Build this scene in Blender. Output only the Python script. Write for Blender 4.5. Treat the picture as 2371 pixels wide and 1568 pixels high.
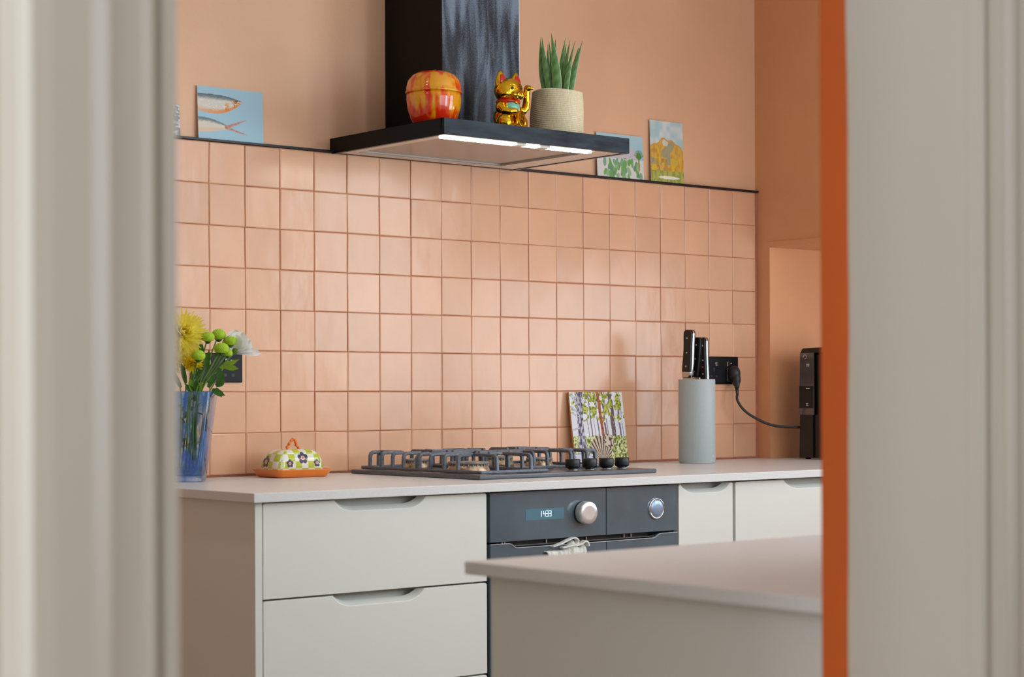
import bpy, bmesh, math, random
import numpy as np
from mathutils import Vector, Matrix, noise
for o in list(bpy.data.objects): bpy.data.objects.remove(o, do_unlink=True)
scene = bpy.context.scene
COL = scene.collection
PI = math.pi

# ------------------------------------------------------------ camera
def make_camera():
    f, yaw, pitch, roll = 4400.89, .6947082, .00182298, -.00413038
    F = Vector((math.sin(yaw)*math.cos(pitch), math.cos(yaw)*math.cos(pitch), math.sin(pitch)))
    R = Vector((math.cos(yaw), -math.sin(yaw), 0)); U = R.cross(F)
    R2 = math.cos(roll)*R + math.sin(roll)*U; U2 = -math.sin(roll)*R + math.cos(roll)*U
    cd = bpy.data.cameras.new('camera'); cam = bpy.data.objects.new('camera', cd); COL.objects.link(cam)
    m = Matrix((R2, U2, -F)).transposed().to_4x4(); m.translation = Vector((-2.40706, -4.073213, 1.0997516))
    cam.matrix_world = m
    cd.sensor_width = 36; cd.lens = f/2371*36
    cd.shift_x = -15.54/2371; cd.shift_y = 122.6/2371
    cd.clip_start = .05; cd.clip_end = 60
    cd.dof.use_dof = True; cd.dof.focus_distance = 5.0; cd.dof.aperture_fstop = 7.2
    scene.camera = cam
make_camera()
# ------------------------------------------------------------ world, lights, exposure
def make_world():
    w = bpy.data.worlds.new('world'); scene.world = w; w.use_nodes = True
    b = w.node_tree.nodes['Background']; b.inputs[0].default_value = (1, .94, .86, 1); b.inputs[1].default_value = .30
make_world()
def area(name, loc, rot, sx, sy, power, col=(1, 1, 1), spread=180):
    l = bpy.data.lights.new(name, 'AREA'); l.shape = 'RECTANGLE'; l.size = sx; l.size_y = sy; l.energy = power; l.color = col
    l.spread = math.radians(spread)
    o = bpy.data.objects.new(name, l); COL.objects.link(o); o.location = loc; o.rotation_euler = rot
    return o
# daylight through the big window in the right hand wall
area('window_daylight', (2.25, -2.20, 1.75), (0, math.radians(90), math.radians(-20)), 1.5, 1.1, 36, (.80, .91, 1))
# frontal fill from an added, unseen window in the door wall's right half
area('peninsula_fill', (.80, -3.0, 1.72), (math.radians(90), 0, 0), 1.9, 1.2, 20, (.80, .91, 1))
# daylight at the end of the deep bay
area('bay_daylight', (2.24, -1.25, 1.24), (0, math.radians(90), math.radians(-42)), .6, .75, 6.5, (.80, .91, 1))
# daylight in the hall from the right, then two added lamps
area('hall_daylight', (1.4, -3.78, 1.6), (0, math.radians(90), math.radians(-4)), 1.8, .8, 42, (.86, .94, 1))
area('hall_left_fill', (-3.2, -4.2, 1.5), (0, math.radians(-90), math.radians(8)), 1.6, 1.2, 11, (.93, .96, 1))  # added lamp from the left to brighten the right jamb
area('jamb_fill', (-3.7, -3.50, 1.5), (0, math.radians(-90), 0), 1.8, .5, 21, (.84, .93, 1))  # added grazing lamp that reaches only the right jamb
# ceiling lamps of the kitchen
for x, y in ((-.62, -.72), (.35, -1.7)):
    l = bpy.data.lights.new('ceiling_lamp', 'SPOT'); l.energy = 14 if x < 0 else 9; l.color = (1, .97, .93); l.shadow_soft_size = .035
    l.spot_size = math.radians(120); l.spot_blend = .8
    o = bpy.data.objects.new('ceiling_lamp', l); COL.objects.link(o); o.location = (x, y, 2.66)
scene.view_settings.view_transform = 'Standard'; scene.view_settings.look = 'None'
scene.view_settings.exposure = 0.02; scene.view_settings.gamma = 1; scene.view_settings.use_curve_mapping = False

# ------------------------------------------------------------ helpers
def lin(c):
    return tuple((v/255/12.92 if v/255 <= .04045 else ((v/255+.055)/1.055)**2.4) for v in c)
def mat(name, col, rough=.5, metal=0, var=0, vscale=20, bump=0, bscale=40, coat=0, emit=None, estr=0, obvar=0, stretch=None, spec=.5, col2=None):
    m = bpy.data.materials.new(name); m.use_nodes = True; nt = m.node_tree; N = nt.nodes; L = nt.links
    b = N['Principled BSDF']; b.inputs['Base Color'].default_value = (*lin(col), 1)
    b.inputs['Roughness'].default_value = rough; b.inputs['Metallic'].default_value = metal
    b.inputs['Specular IOR Level'].default_value = spec
    if coat: b.inputs['Coat Weight'].default_value = coat; b.inputs['Coat Roughness'].default_value = .08
    if emit: b.inputs['Emission Color'].default_value = (*lin(emit), 1); b.inputs['Emission Strength'].default_value = estr
    tc = N.new('ShaderNodeTexCoord'); src = tc.outputs['Object']
    if obvar:
        oi = N.new('ShaderNodeObjectInfo'); ad = N.new('ShaderNodeVectorMath'); ad.operation = 'MULTIPLY_ADD'
        L.new(oi.outputs['Random'], ad.inputs[0]); ad.inputs[1].default_value = (37, 53, 71); L.new(src, ad.inputs[2]); src = ad.outputs[0]
    if stretch:
        mp = N.new('ShaderNodeMapping'); mp.inputs['Scale'].default_value = stretch; L.new(src, mp.inputs[0]); src = mp.outputs[0]
    out = None
    if var or col2:
        n = N.new('ShaderNodeTexNoise'); n.inputs['Scale'].default_value = vscale; n.inputs['Detail'].default_value = 4; L.new(src, n.inputs[0])
        r = N.new('ShaderNodeValToRGB'); c = lin(col)
        r.color_ramp.elements[0].position = .32; r.color_ramp.elements[1].position = .68
        c2 = lin(col2) if col2 else tuple(min(1, v*(1+var)) for v in c); c1 = c if col2 else tuple(v*(1-var) for v in c)
        r.color_ramp.elements[0].color = (*c1, 1); r.color_ramp.elements[1].color = (*c2, 1)
        L.new(n.outputs[0], r.inputs[0]); out = r.outputs[0]
        L.new(out, b.inputs['Base Color'])
    if obvar:
        hs = N.new('ShaderNodeHueSaturation')
        mr = N.new('ShaderNodeMapRange'); mr.inputs['To Min'].default_value = 1-obvar; mr.inputs['To Max'].default_value = 1+obvar
        L.new(oi.outputs['Random'], mr.inputs[0]); L.new(mr.outputs[0], hs.inputs['Value'])
        if out: L.new(out, hs.inputs['Color'])
        else: hs.inputs['Color'].default_value = (*lin(col), 1)
        L.new(hs.outputs[0], b.inputs['Base Color'])
    if bump:
        n2 = N.new('ShaderNodeTexNoise'); n2.inputs['Scale'].default_value = bscale; n2.inputs['Detail'].default_value = 3; L.new(src, n2.inputs[0])
        bp = N.new('ShaderNodeBump'); bp.inputs['Strength'].default_value = 1; bp.inputs['Distance'].default_value = bump
        L.new(n2.outputs[0], bp.inputs['Height']); L.new(bp.outputs[0], b.inputs['Normal'])
    return m
def vcmat(name, rough=.5, coat=0, spec=.5, bump=0, bscale=200):
    m = mat(name, (255, 255, 255), rough, coat=coat, spec=spec, bump=bump, bscale=bscale); nt = m.node_tree
    a = nt.nodes.new('ShaderNodeAttribute'); a.attribute_name = 'Col'
    nt.links.new(a.outputs['Color'], nt.nodes['Principled BSDF'].inputs['Base Color'])
    return m

class MB:
    def __init__(s): s.v = []; s.f = []; s.sm = []; s.mi = []; s.cur = 0
    def add(s, vs, fs, smooth=False):
        n = len(s.v); s.v += [tuple(v) for v in vs]
        for f in fs: s.f.append(tuple(i+n for i in f)); s.sm.append(smooth); s.mi.append(s.cur)
        return s
    def box(s, x0, x1, y0, y1, z0, z1):
        v = [(x, y, z) for z in (z0, z1) for y in (y0, y1) for x in (x0, x1)]
        return s.add(v, [(0, 2, 3, 1), (4, 5, 7, 6), (0, 1, 5, 4), (2, 6, 7, 3), (0, 4, 6, 2), (1, 3, 7, 5)])
    def prism(s, pts, axis, a, b, smooth=False):
        """pts: 2d outline; axis: extrusion axis 'x','y','z'; a,b: limits"""
        def P(p, t): return {'x': (t, p[0], p[1]), 'y': (p[0], t, p[1]), 'z': (p[0], p[1], t)}[axis]
        n = len(pts); v = [P(p, a) for p in pts]+[P(p, b) for p in pts]
        s.add(v, [tuple(range(n)), tuple(range(2*n-1, n-1, -1))]); s.mi[-1] = s.cur
        k = len(s.v)-2*n
        for i in range(n):
            j = (i+1) % n; s.f.append((k+i, k+j, k+n+j, k+n+i)); s.sm.append(smooth); s.mi.append(s.cur)
        return s
    def lathe(s, prof, c=(0, 0, 0), n=32, sx=1, sy=1, caps=True, smooth=True):
        v = []; f = []
        for r, z in prof:
            for i in range(n):
                a = 2*PI*i/n; v.append((c[0]+r*sx*math.cos(a), c[1]+r*sy*math.sin(a), c[2]+z))
        for k in range(len(prof)-1):
            for i in range(n):
                j = (i+1) % n; f.append((k*n+i, k*n+j, (k+1)*n+j, (k+1)*n+i))
        s.add(v, f, smooth)
        if caps:
            b = len(s.v)-len(v)
            for ring, rev in ((0, True), (len(prof)-1, False)):
                if prof[ring][0] > 1e-6:
                    t = tuple(b+ring*n+i for i in range(n)); s.f.append(t[::-1] if rev else t); s.sm.append(False); s.mi.append(s.cur)
        return s
    def tube(s, pts, r, n=10, caps=True, flat=1.0, up0=None):
        pts = [Vector(p) for p in pts]; rs = r if isinstance(r, (list, tuple)) else [r]*len(pts)
        v = []; f = []; up = Vector(up0) if up0 else None
        for i, p in enumerate(pts):
            t = (pts[min(i+1, len(pts)-1)]-pts[max(i-1, 0)]).normalized()
            if up is None: up = Vector((0, 0, 1)) if abs(t.z) < .9 else Vector((1, 0, 0))
            a = t.cross(up).normalized(); b = a.cross(t).normalized(); up = b
            for k in range(n):
                an = 2*PI*k/n; v.append(p+a*rs[i]*math.cos(an)+b*rs[i]*flat*math.sin(an))
        for i in range(len(pts)-1):
            for k in range(n):
                j = (k+1) % n; f.append((i*n+k, i*n+j, (i+1)*n+j, (i+1)*n+k))
        s.add(v, f, True)
        if caps: s.add(v[:n], [tuple(range(n))[::-1]]); s.add(v[-n:], [tuple(range(n))])
        return s
    def bar(s, pts, w, t, side):
        """rectangular bar swept through pts; side: constant sideways vector, w along side, t in plane"""
        pts = [Vector(p) for p in pts]; sd = Vector(side).normalized(); v = []; f = []
        for i, p in enumerate(pts):
            d0 = (p-pts[i-1]).normalized() if i else None; d1 = (pts[i+1]-p).normalized() if i < len(pts)-1 else None
            if d0 is None: d = d1; k = 1
            elif d1 is None: d = d0; k = 1
            else: d = (d0+d1).normalized(); k = 1/max(.5, d.dot(d0))
            nn = sd.cross(d).normalized()
            for a, b in ((-1, -1), (1, -1), (1, 1), (-1, 1)): v.append(p+sd*w/2*a+nn*t/2*k*b)
        for i in range(len(pts)-1):
            for k in range(4):
                j = (k+1) % 4; f.append((i*4+k, i*4+j, (i+1)*4+j, (i+1)*4+k))
        f += [(3, 2, 1, 0), tuple(4*(len(pts)-1)+k for k in range(4))]
        return s.add(v, f)
    def ball(s, c, r, n=16, m=10, R=None):
        r = (r, r, r) if not isinstance(r, (tuple, list)) else r; v = []; f = []; c = Vector(c)
        for i in range(m+1):
            th = PI*i/m
            for k in range(n):
                a = 2*PI*k/n; p = Vector((r[0]*math.sin(th)*math.cos(a), r[1]*math.sin(th)*math.sin(a), r[2]*math.cos(th)))
                v.append(c+(R @ p if R else p))
        for i in range(m):
            for k in range(n):
                j = (k+1) % n; f.append((i*n+k, (i+1)*n+k, (i+1)*n+j, i*n+j))
        return s.add(v, f, True)
    def xf(s, M):
        s.v = [tuple(M @ Vector(v)) for v in s.v]; return s
    def build(s, name, mats, parent=None, loc=None, bevel=0, seg=2, merge=True, fix=True):
        me = bpy.data.meshes.new(name); me.from_pydata(s.v, [], s.f)
        for i, p in enumerate(me.polygons): p.use_smooth = s.sm[i]; p.material_index = s.mi[i]
        if merge or fix:
            bm = bmesh.new(); bm.from_mesh(me)
            if merge: bmesh.ops.remove_doubles(bm, verts=bm.verts, dist=1e-6)
            if fix: bmesh.ops.recalc_face_normals(bm, faces=bm.faces)
            bm.to_mesh(me); bm.free()
        for m in (mats if isinstance(mats, (list, tuple)) else [mats]): me.materials.append(m)
        o = bpy.data.objects.new(name, me); COL.objects.link(o)
        if parent: o.parent = parent
        if loc: o.location = loc
        if bevel:
            b = o.modifiers.new('bevel', 'BEVEL'); b.width = bevel; b.segments = seg; b.limit_method = 'ANGLE'; b.angle_limit = math.radians(40)
            b.harden_normals = False
        return o
def tag(o, label, cat, group=None, kind=None):
    if label: o['label'] = label
    if cat: o['category'] = cat
    if group: o['group'] = group
    if kind: o['kind'] = kind
    return o
def thing(name, loc, label, cat, group=None, rz=0, rx=0, ry=0):
    o = bpy.data.objects.new(name, None); COL.objects.link(o); o.location = loc; o.rotation_euler = (rx, ry, rz); o.empty_display_size = .05
    return tag(o, label, cat, group)
def struct(o): o['kind'] = 'structure'; return o
def bez(p0, p1, p2, n=8):
    return [tuple((1-t)**2*a+2*t*(1-t)*b+t*t*c for a, b, c in zip(p0, p1, p2)) for t in [i/n for i in range(n+1)]]
def grid_art(name, w, h, nx, ny, fn, m, parent, y=0, x0=None):
    """flat printed picture: a fine grid in the local xz plane facing -y; fn(u,v) gives sRGB arrays, v down"""
    us = (np.arange(nx)+.5)/nx; vs = (np.arange(ny)+.5)/ny
    U, V = np.meshgrid(us, vs); c = np.clip(fn(U, V), 0, 255)/255
    c = np.where(c <= .04045, c/12.92, ((c+.055)/1.055)**2.4)
    xs = -w/2+w*np.arange(nx+1)/nx; zs = h-h*np.arange(ny+1)/ny
    X, Z = np.meshgrid(xs, zs); verts = np.stack([X.ravel(), np.full(X.size, y), Z.ravel()], 1)
    i = np.arange(nx*ny); r, cc = i//nx, i % nx; a = r*(nx+1)+cc
    F = np.stack([a, a+nx+1, a+nx+2, a+1], 1)
    me = bpy.data.meshes.new(name); me.from_pydata(verts.tolist(), [], F.tolist())
    at = me.color_attributes.new('Col', 'FLOAT_COLOR', 'CORNER')
    cols = np.concatenate([c.reshape(-1, 3), np.ones((nx*ny, 1))], 1).repeat(4, 0)
    at.data.foreach_set('color', cols.ravel().astype(np.float32))
    me.materials.append(m); o = bpy.data.objects.new(name, me); COL.objects.link(o); o.parent = parent
    return o
def vcolor(o, fn):
    """vertex colours from fn(x,y,z)->sRGB"""
    me = o.data; at = me.color_attributes.new('Col', 'FLOAT_COLOR', 'POINT')
    for i, v in enumerate(me.vertices): at.data[i].color = (*lin(fn(v.co.x, v.co.y, v.co.z)), 1)
def seg_dist(U, V, a, b):
    ax, ay = a; bx, by = b; dx, dy = bx-ax, by-ay; t = np.clip(((U-ax)*dx+(V-ay)*dy)/(dx*dx+dy*dy+1e-12), 0, 1)
    return np.hypot(U-ax-t*dx, V-ay-t*dy), t
def mixc(c, col, m): return c*(1-m[..., None])+np.array(col, float)*m[..., None]
RS = np.random.RandomState(5)
def vnoise(U, V, s, seed=0):
    r = np.random.RandomState(seed).rand(64, 64); x = U*s; y = V*s; xi = np.floor(x).astype(int); yi = np.floor(y).astype(int)
    fx = x-xi; fy = y-yi; fx = fx*fx*(3-2*fx); fy = fy*fy*(3-2*fy); g = lambda a, b: r[b % 64, a % 64]
    return (g(xi, yi)*(1-fx)+g(xi+1, yi)*fx)*(1-fy)+(g(xi, yi+1)*(1-fx)+g(xi+1, yi+1)*fx)*fy

# ------------------------------------------------------------ materials
M = dict(
    wall=mat('terracotta_paint', (233, 185, 149), .42, var=.05, vscale=3, bump=.0006, bscale=60),
    wall_shaded=mat('terracotta_paint_shaded', (224, 160, 114), .45, var=.05, vscale=3, bump=.0006, bscale=60),  # same paint as the back wall, its shade put into the colour
    grout=mat('grout', (186, 116, 90), .9, var=.08, vscale=60),
    orange_edge=mat('orange_paint_bounce', (212, 98, 28), .5, var=.05, vscale=5),  # wall orange, deepened in the colour for light bounced between walls
    hallwall=mat('hall_paint', (196, 186, 170), .6, var=.02, vscale=2),
    white=mat('white_ceiling', (235, 232, 226), .7, var=.02, vscale=3),
    lining=mat('door_frame_gloss', (206, 199, 186), .38, var=.015, vscale=6),
    floor=mat('floor_wood', (150, 118, 88), .5, var=.15, vscale=4, stretch=(1, 8, 1)),
    black=mat('black_trim', (24, 24, 28), .35, var=.1),
    cab=mat('cream_laminate', (228, 230, 223), .38, var=.01, vscale=4),
    top=mat('stone_worktop', (226, 227, 226), .3, var=.03, vscale=300, spec=.22),
    hob=mat('hob_enamel', (78, 84, 92), .3, var=.15, vscale=60, coat=.3),
    iron=mat('cast_iron', (88, 98, 110), .38, metal=.2, var=.3, vscale=150, bump=.0008, bscale=300, spec=.9),
    knob=mat('black_knob', (20, 20, 22), .4, var=.1),
    brass=mat('burner_brass', (222, 200, 168), .35, metal=.6, var=.3, vscale=60, col2=(130, 96, 70)),
    cap=mat('burner_cap', (150, 144, 136), .5, metal=.3, var=.3, vscale=80),
    steel=mat('brushed_steel', (200, 198, 194), .28, metal=1, var=.06, vscale=40, stretch=(1, 1, 12)),
    chrome=mat('chrome', (225, 228, 232), .1, metal=1, var=.02),
    ovenglass=mat('oven_glass', (80, 104, 116), .12, var=.12, vscale=12, spec=1.0, coat=.6),  # black glass, with the reflected room put into the grey-blue base
    ovenblack=mat('oven_cavity', (10, 10, 11), .4, var=.1),
    display=mat('display', (84, 120, 136), .15, var=.02, emit=(84, 130, 150), estr=.12),
    digit=mat('display_digit', (220, 240, 250), .4, emit=(225, 245, 255), estr=1.3, var=.01),
    hoodblack=mat('hood_black', (7, 6, 7), .3, var=.2, vscale=30, spec=.15),
    led=mat('led_strip', (255, 250, 240), .5, emit=(255, 250, 238), estr=20, var=.01),
    silver=mat('hood_steel', (222, 220, 214), .42, metal=.7, var=.08, vscale=20, stretch=(1, 12, 1)),
    socket=mat('socket_black', (22, 22, 24), .3, var=.1, vscale=60, spec=.2),
    rubber=mat('plug_rubber', (34, 34, 37), .45, var=.1),
    whitepl=mat('white_plastic', (235, 235, 232), .4, var=.02),
    blockgrey=mat('block_grey', (178, 188, 190), .5, var=.02, vscale=200, bump=.0002, bscale=500),
    handle=mat('knife_handle', (18, 18, 20), .35, var=.1),
    red=mat('red_paint', (200, 24, 12), .3, var=.05, coat=.5),
    gold=mat('gold_plating', (236, 190, 48), .13, metal=1, var=.12, vscale=30, bump=.0006, bscale=60),
    rope=mat('rope', (238, 224, 190), .9, var=.12, vscale=240, bump=.0008, bscale=420, stretch=(1, 1, .35)),
    soil=mat('soil', (50, 38, 28), .95, var=.3, vscale=80),
    orangeglaze=mat('orange_glaze', (240, 128, 30), .18, var=.06, vscale=20, coat=.4),
    stem=mat('stem_green', (96, 140, 52), .45, var=.2, vscale=60),
    leaf=mat('leaf_green', (66, 118, 44), .35, var=.3, vscale=60),
    leaf2=mat('leaf_lime', (136, 176, 50), .4, var=.15, vscale=50),
    yellow=mat('petal_yellow', (250, 228, 70), .5, var=.06, vscale=70),
    ochre=mat('petal_ochre', (255, 232, 50), .5, var=.1, vscale=70),
    lime=mat('pompom_lime', (176, 212, 44), .55, var=.15, vscale=200),
    petalwhite=mat('petal_white', (246, 244, 236), .45, var=.03, vscale=60),
    towel=mat('white_towel', (236, 238, 230), .95, var=.04, vscale=90, bump=.002, bscale=300),
    machine=mat('machine_black', (16, 15, 15), .3, var=.1),
    machgloss=mat('machine_gloss', (88, 76, 72), .1, var=.08, coat=.6),
    card=vcmat('painted_card', .55), tile_glaze=None, canvas=vcmat('printed_board', .5, spec=.3),
    cardedge=mat('card_edge', (225, 225, 220), .6, var=.03), boardedge=mat('board_edge', (200, 140, 70), .6, var=.08),
)
def tile_material():
    m = mat('glazed_tile', (227, 176, 141), .17, var=.045, vscale=9, obvar=.045, bump=.0017, bscale=13, spec=.6, stretch=(1, 1, .55))
    N = m.node_tree.nodes; L = m.node_tree.links
    b = N['Principled BSDF']; n = N.new('ShaderNodeTexNoise'); n.inputs['Scale'].default_value = 900
    tc = [x for x in N if x.type == 'TEX_COORD'][0]; L.new(tc.outputs['Object'], n.inputs[0])
    mr = N.new('ShaderNodeMapRange'); mr.inputs['To Min'].default_value = .13; mr.inputs['To Max'].default_value = .29; L.new(n.outputs[0], mr.inputs[0]); L.new(mr.outputs[0], b.inputs['Roughness'])
    return m
M['tile'] = tile_material()

# ------------------------------------------------------------ room shell
XR, YW = 1.9615, .012
CEIL = 2.7; XL = -2.6; YF0, YF1 = -3.0232, -2.849
wall_back = struct(MB().box(XL-.1, XR+.02, YW, .16, 0, CEIL).build('wall_back', M['wall']))
MB().box(XL, XR-.001, .0035, YW, .9005, 1.7262).build('grout', M['grout'], wall_back)
def tile_mesh(seed):
    r = random.Random(seed); T = .1027; g = .0008
    w = T-2*g; a = [r.uniform(-.0006, .0006) for _ in range(8)]
    c = [(g+a[0], g+a[1]), (T-g+a[2], g+a[3]), (T-g+a[4], T-g+a[5]), (g+a[6], T-g+a[7])]
    ins = .0022; cx = cz = T/2
    def inset(p, d): return (p[0]+(d if p[0] < cx else -d), p[1]+(d if p[1] < cz else -d))
    mb = MB(); v = [(x, .0075, z) for x, z in c]+[(x, .0012, z) for x, z in c]
    v += [(*(lambda q: (q[0], .0002+r.uniform(-.0004, .0003), q[1]))(inset(p, ins)),) for p in c]
    f = []
    for i in range(4):
        j = (i+1) % 4; f += [(i, j, 4+j, 4+i), (4+i, 4+j, 8+j, 8+i)]
    f += [(8, 9, 10, 11)]
    mb.add(v, f, False); me_o = mb.build('tile', M['tile'], wall_back)
    return me_o
protos = [tile_mesh(k) for k in range(7)]
rnd = random.Random(3)
k = 0
for i in range(-6, 19):
    for j in range(8):
        if k < 7: o = protos[k]
        else:
            o = protos[rnd.randrange(7)].copy(); COL.objects.link(o); o.parent = wall_back
        k += 1
        o.location = (i*.1027+rnd.uniform(-.0004, .0004), 0, 1.7262-(j+1)*.1027+rnd.uniform(-.0004, .0004))
        if i == 18: o.scale.x = .985
        o.rotation_euler = (rnd.uniform(-.009, .009), 0, rnd.uniform(-.006, .006))
        o.location.y = .0006
struct(MB().box(XL, XR, -.004, YW, 1.7268, 1.7328).build('trim_1', M['black'], bevel=.0008))
# right wall with the bay and the big window
wr = MB()
wr.box(XR, 2.62, -.048, .16, 0, CEIL)                    # pier by the corner
wr.box(XR, 2.62, -1.60, -.048, 1.5537, CEIL)                # above the bay
wr.box(XR, 2.62, -1.60, -.048, 0, .8795)                  # below the bay
wr.box(XR, 2.62, -1.70, -1.60, 0, CEIL); wr.box(XR, 2.2, -2.7, -1.70, 0, 1.0); wr.box(XR, 2.2, -2.7, -1.70, 2.5, CEIL)
wr.box(XR, 2.2, -3.1, -2.7, 0, CEIL)
wall_right = struct(wr.build('wall_right', M['wall_shaded']))
MB().box(XR-.0025, XR, -.9, -.0355, 1.5733, 1.576).build('plaster_ridge', M['wall_shaded'], wall_right)
wn = MB()
for z in (1.0, 1.72, 2.44): wn.box(2.08, 2.13, -2.7, -1.70, z, z+.05)
for y in (-2.7, -2.22, -1.75): wn.box(2.08, 2.13, y, y+.05, 1.0, 2.5)
struct(wn.build('window_1', M['lining']))
# left and front walls, floor, ceiling
struct(MB().box(XL-.1, XL, -2.9, YW, 0, CEIL).build('wall_left', M['white']))
wf = MB()
xa, xb = -1.8165, -1.0071
ym = YF0+.012
yk = YF1-.004
for y0, y1, k in ((YF0, ym, 1), (ym, yk, 0), (yk, YF1, 2)):
    wf.cur = k
    ea, eb = (xa-.012, xb+.012) if k == 2 else (xa-.001, xb+.0005)
    wf.box(XL-.3, ea, y0, y1, 0, CEIL); wf.box(ea, eb, y0, y1, 2.12, CEIL); wf.box(eb, -.2, y0, y1, 0, CEIL)
    wf.box(-.2, 1.8, y0, y1, 0, 1.1); wf.box(-.2, 1.8, y0, y1, 2.35, CEIL); wf.box(1.8, XR, y0, y1, 0, CEIL)
struct(wf.build('wall_front', [M['orange_edge'], M['hallwall'], M['white']]))
struct(MB().box(xb+.0005, xb+.0115, yk, YF1, 0, 2.12).box(xa-.0115, xa-.001, yk, YF1, 0, 2.12).build('trim_5', M['orange_edge']))
w2 = MB()
for z in (1.1, 2.3): w2.box(-.2, 1.8, -2.93, -2.88, z, z+.05)
for x in (-.2, .775, 1.75): w2.box(x, x+.05, -2.93, -2.88, 1.1, 2.35)
struct(w2.build('added_window_2', M['lining']))  # window added for the frontal fill, never in view
struct(MB().box(XL-.3, 2.7, -6.2, .16, -.1, 0).build('floor', M['floor']))
struct(MB().box(XL-.3, 2.7, -4.4, .16, CEIL, CEIL+.1).build('ceiling', M['white']))
# door lining and architraves
def lining():
    mb = MB()
    wav = [(-2.8852+.0012*math.sin(z*9)+.0006*math.sin(z*31), z) for z in [i*.05 for i in range(43)]]
    n = len(wav)
    for side, xf, xi in ((1, xb-.002, xb+.02), (-1, xa+.001, xa-.02)):
        pts = [(YF0, 2.12), (YF0, 0)]+wav
        mb.prism([(p[0], p[1]) for p in pts], 'x', xf, xf+side*.0025)
    mb.box(xa, xb, YF0, -2.885, 2.118, 2.12)
    return mb.build('trim_2', M['lining'])
struct(lining())
PROF = [(0, 0), (0, .0125), (.0015, .0140), (.0085, .0140), (.0098, .0125), (.0102, .0075), (.0118, .0075), (.0122, .0095), (.0265, .0200), (.0280, .0206), (.0505, .0206),
        (.0520, .0212), (.0650, .0290), (.0665, .0296), (.092, .0300), (.104, .028), (.110, .022), (.112, 0)]
def architrave(name, x, s):
    mb = MB(); mb.prism([(x-s*t, YF0-p) for t, p in PROF], 'z', 0, 2.2); return struct(mb.build(name, M['lining']))
architrave('trim_3', xa, 1); architrave('trim_4', xb-.0015, -1)

# ------------------------------------------------------------ cabinets and worktop
FY = -.7152
wt = MB(); wt.prism([(-.3326, -.7359), (2.45, -.7359), (2.45, -.05), (XR-.0005, -.05), (XR-.0005, -.0005), (-.3326, -.0005)], 'z', .8804, .9)
tag(wt.build('worktop', M['top'], bevel=.0015), 'long pale stone worktop along the tiled wall under the hob and vase', 'worktop')
tag(MB().box(-.3180, -.3003, FY, -.001, .001, .8800).build('end_panel', M['cab'], bevel=.001), 'cream end panel closing the left end of the cabinet run', 'panel')
def front(mb_name, x0, x1, z0, z1, notch, parent, y=FY, t=.019):
    """drawer front with a scooped finger notch in its top edge. notch=(xa, xb, xc, xd, depth)"""
    a, b, c, d, dz = notch; n = 8
    def outline(k):
        aa, dd = a+k*.012, d-k*.012; bb, cc = b+k*.006, c-k*.006; zz = z1-dz+k*.010
        L = bez((aa, z1), (aa+.35*(bb-aa), zz), (bb, zz), n); Rr = bez((cc, zz), (dd-.35*(dd-cc), zz), (dd, z1), n)
        return L+Rr
    r = .0035
    base = [(x0, z1-r), (x0+r, z1)]; end = [(x1-r, z1), (x1, z1-r), (x1, z0), (x0, z0)]
    if d >= x1-.001: pass
    F = base+outline(0)+end; B = base+outline(1)+end; m = len(F)
    v = [(p[0], y, p[1]) for p in F]+[(p[0], y+t, p[1]) for p in B]
    mb = MB(); mb.add(v, [tuple(range(m)), tuple(range(2*m-1, m-1, -1))])
    k0 = 0
    for i in range(m):
        j = (i+1) % m; mb.f.append((i, j, m+j, m+i)); mb.sm.append(False); mb.mi.append(0)
    return mb.build(mb_name, M['cab'], parent, bevel=.0012)
def rail(x0, x1, z0, z1, parent, y=FY+.0195):
    # curved scoop behind the notch
    pts = bez((y+.001, z0), (y+.020, z0+.004), (y+.024, z1), 6); pts = pts+[(y+.028, z1), (y+.028, z0-.004), (y+.001, z0-.004)]
    mb = MB(); mb.prism([(p[0], p[1]) for p in pts], 'x', x0, x1, smooth=False); return mb.build('finger_rail', M['cab'], parent)
cab = thing('drawer_cabinet', (0, 0, 0), 'wide cream drawer unit left of the oven with scooped finger pulls', 'cabinet')
MB().box(-.2998, .2965, FY+.05, -.01, .10, .8795).build('carcass', M['cab'], cab)
for z0, z1, dx in ((.6777, .8772, 0), (.4690, .6740, -.005), (.12, .4655, -.01)):
    d = front('drawer', -.2985, .2950, z0, z1, (-.1215+dx, -.0700+dx, .0690+dx, .1235+dx, .0245), cab)
    rail(-.15+dx, .15+dx, z1-.034, z1-.002, d)
cab2 = thing('drawer_cabinet', (0, 0, 0), 'narrow cream drawer unit immediately right of the oven', 'cabinet')
MB().box(.9000, 1.1000, FY+.05, -.01, .10, .8795).build('carcass', M['cab'], cab2)
for z0, z1 in ((.6777, .8765), (.12, .6745)):
    d = front('drawer', .9045, 1.0970, z0, z1, (.9110, .9640, 1.0380, 1.0870, .0235), cab2); rail(.907, 1.092, z1-.033, z1-.002, d)
cab3 = thing('drawer_cabinet', (0, 0, 0), 'wide cream drawer unit at the right end of the run beside the orange door jamb', 'cabinet')
MB().box(1.1010, 1.7050, FY+.05, -.01, .10, .8795).build('carcass', M['cab'], cab3)
for z0, z1 in ((.6777, .8765), (.12, .6745)):
    d = front('drawer', 1.1065, 1.7020, z0, z1, (1.2860, 1.3460, 1.4720, 1.5300, .0245), cab3); rail(1.26, 1.56, z1-.034, z1-.002, d)
tag(MB().box(1.7080, XR-.001, FY+.002, -.01, .001, .8795).build('filler_panel', M['cab']), 'cream filler panel between the last drawers and the side wall', 'panel')
tag(MB().box(-.2998, 1.7070, FY+.06, FY+.076, .001, .0985).build('plinth', M['cab']), 'cream plinth board under the drawer units', 'plinth')

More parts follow.
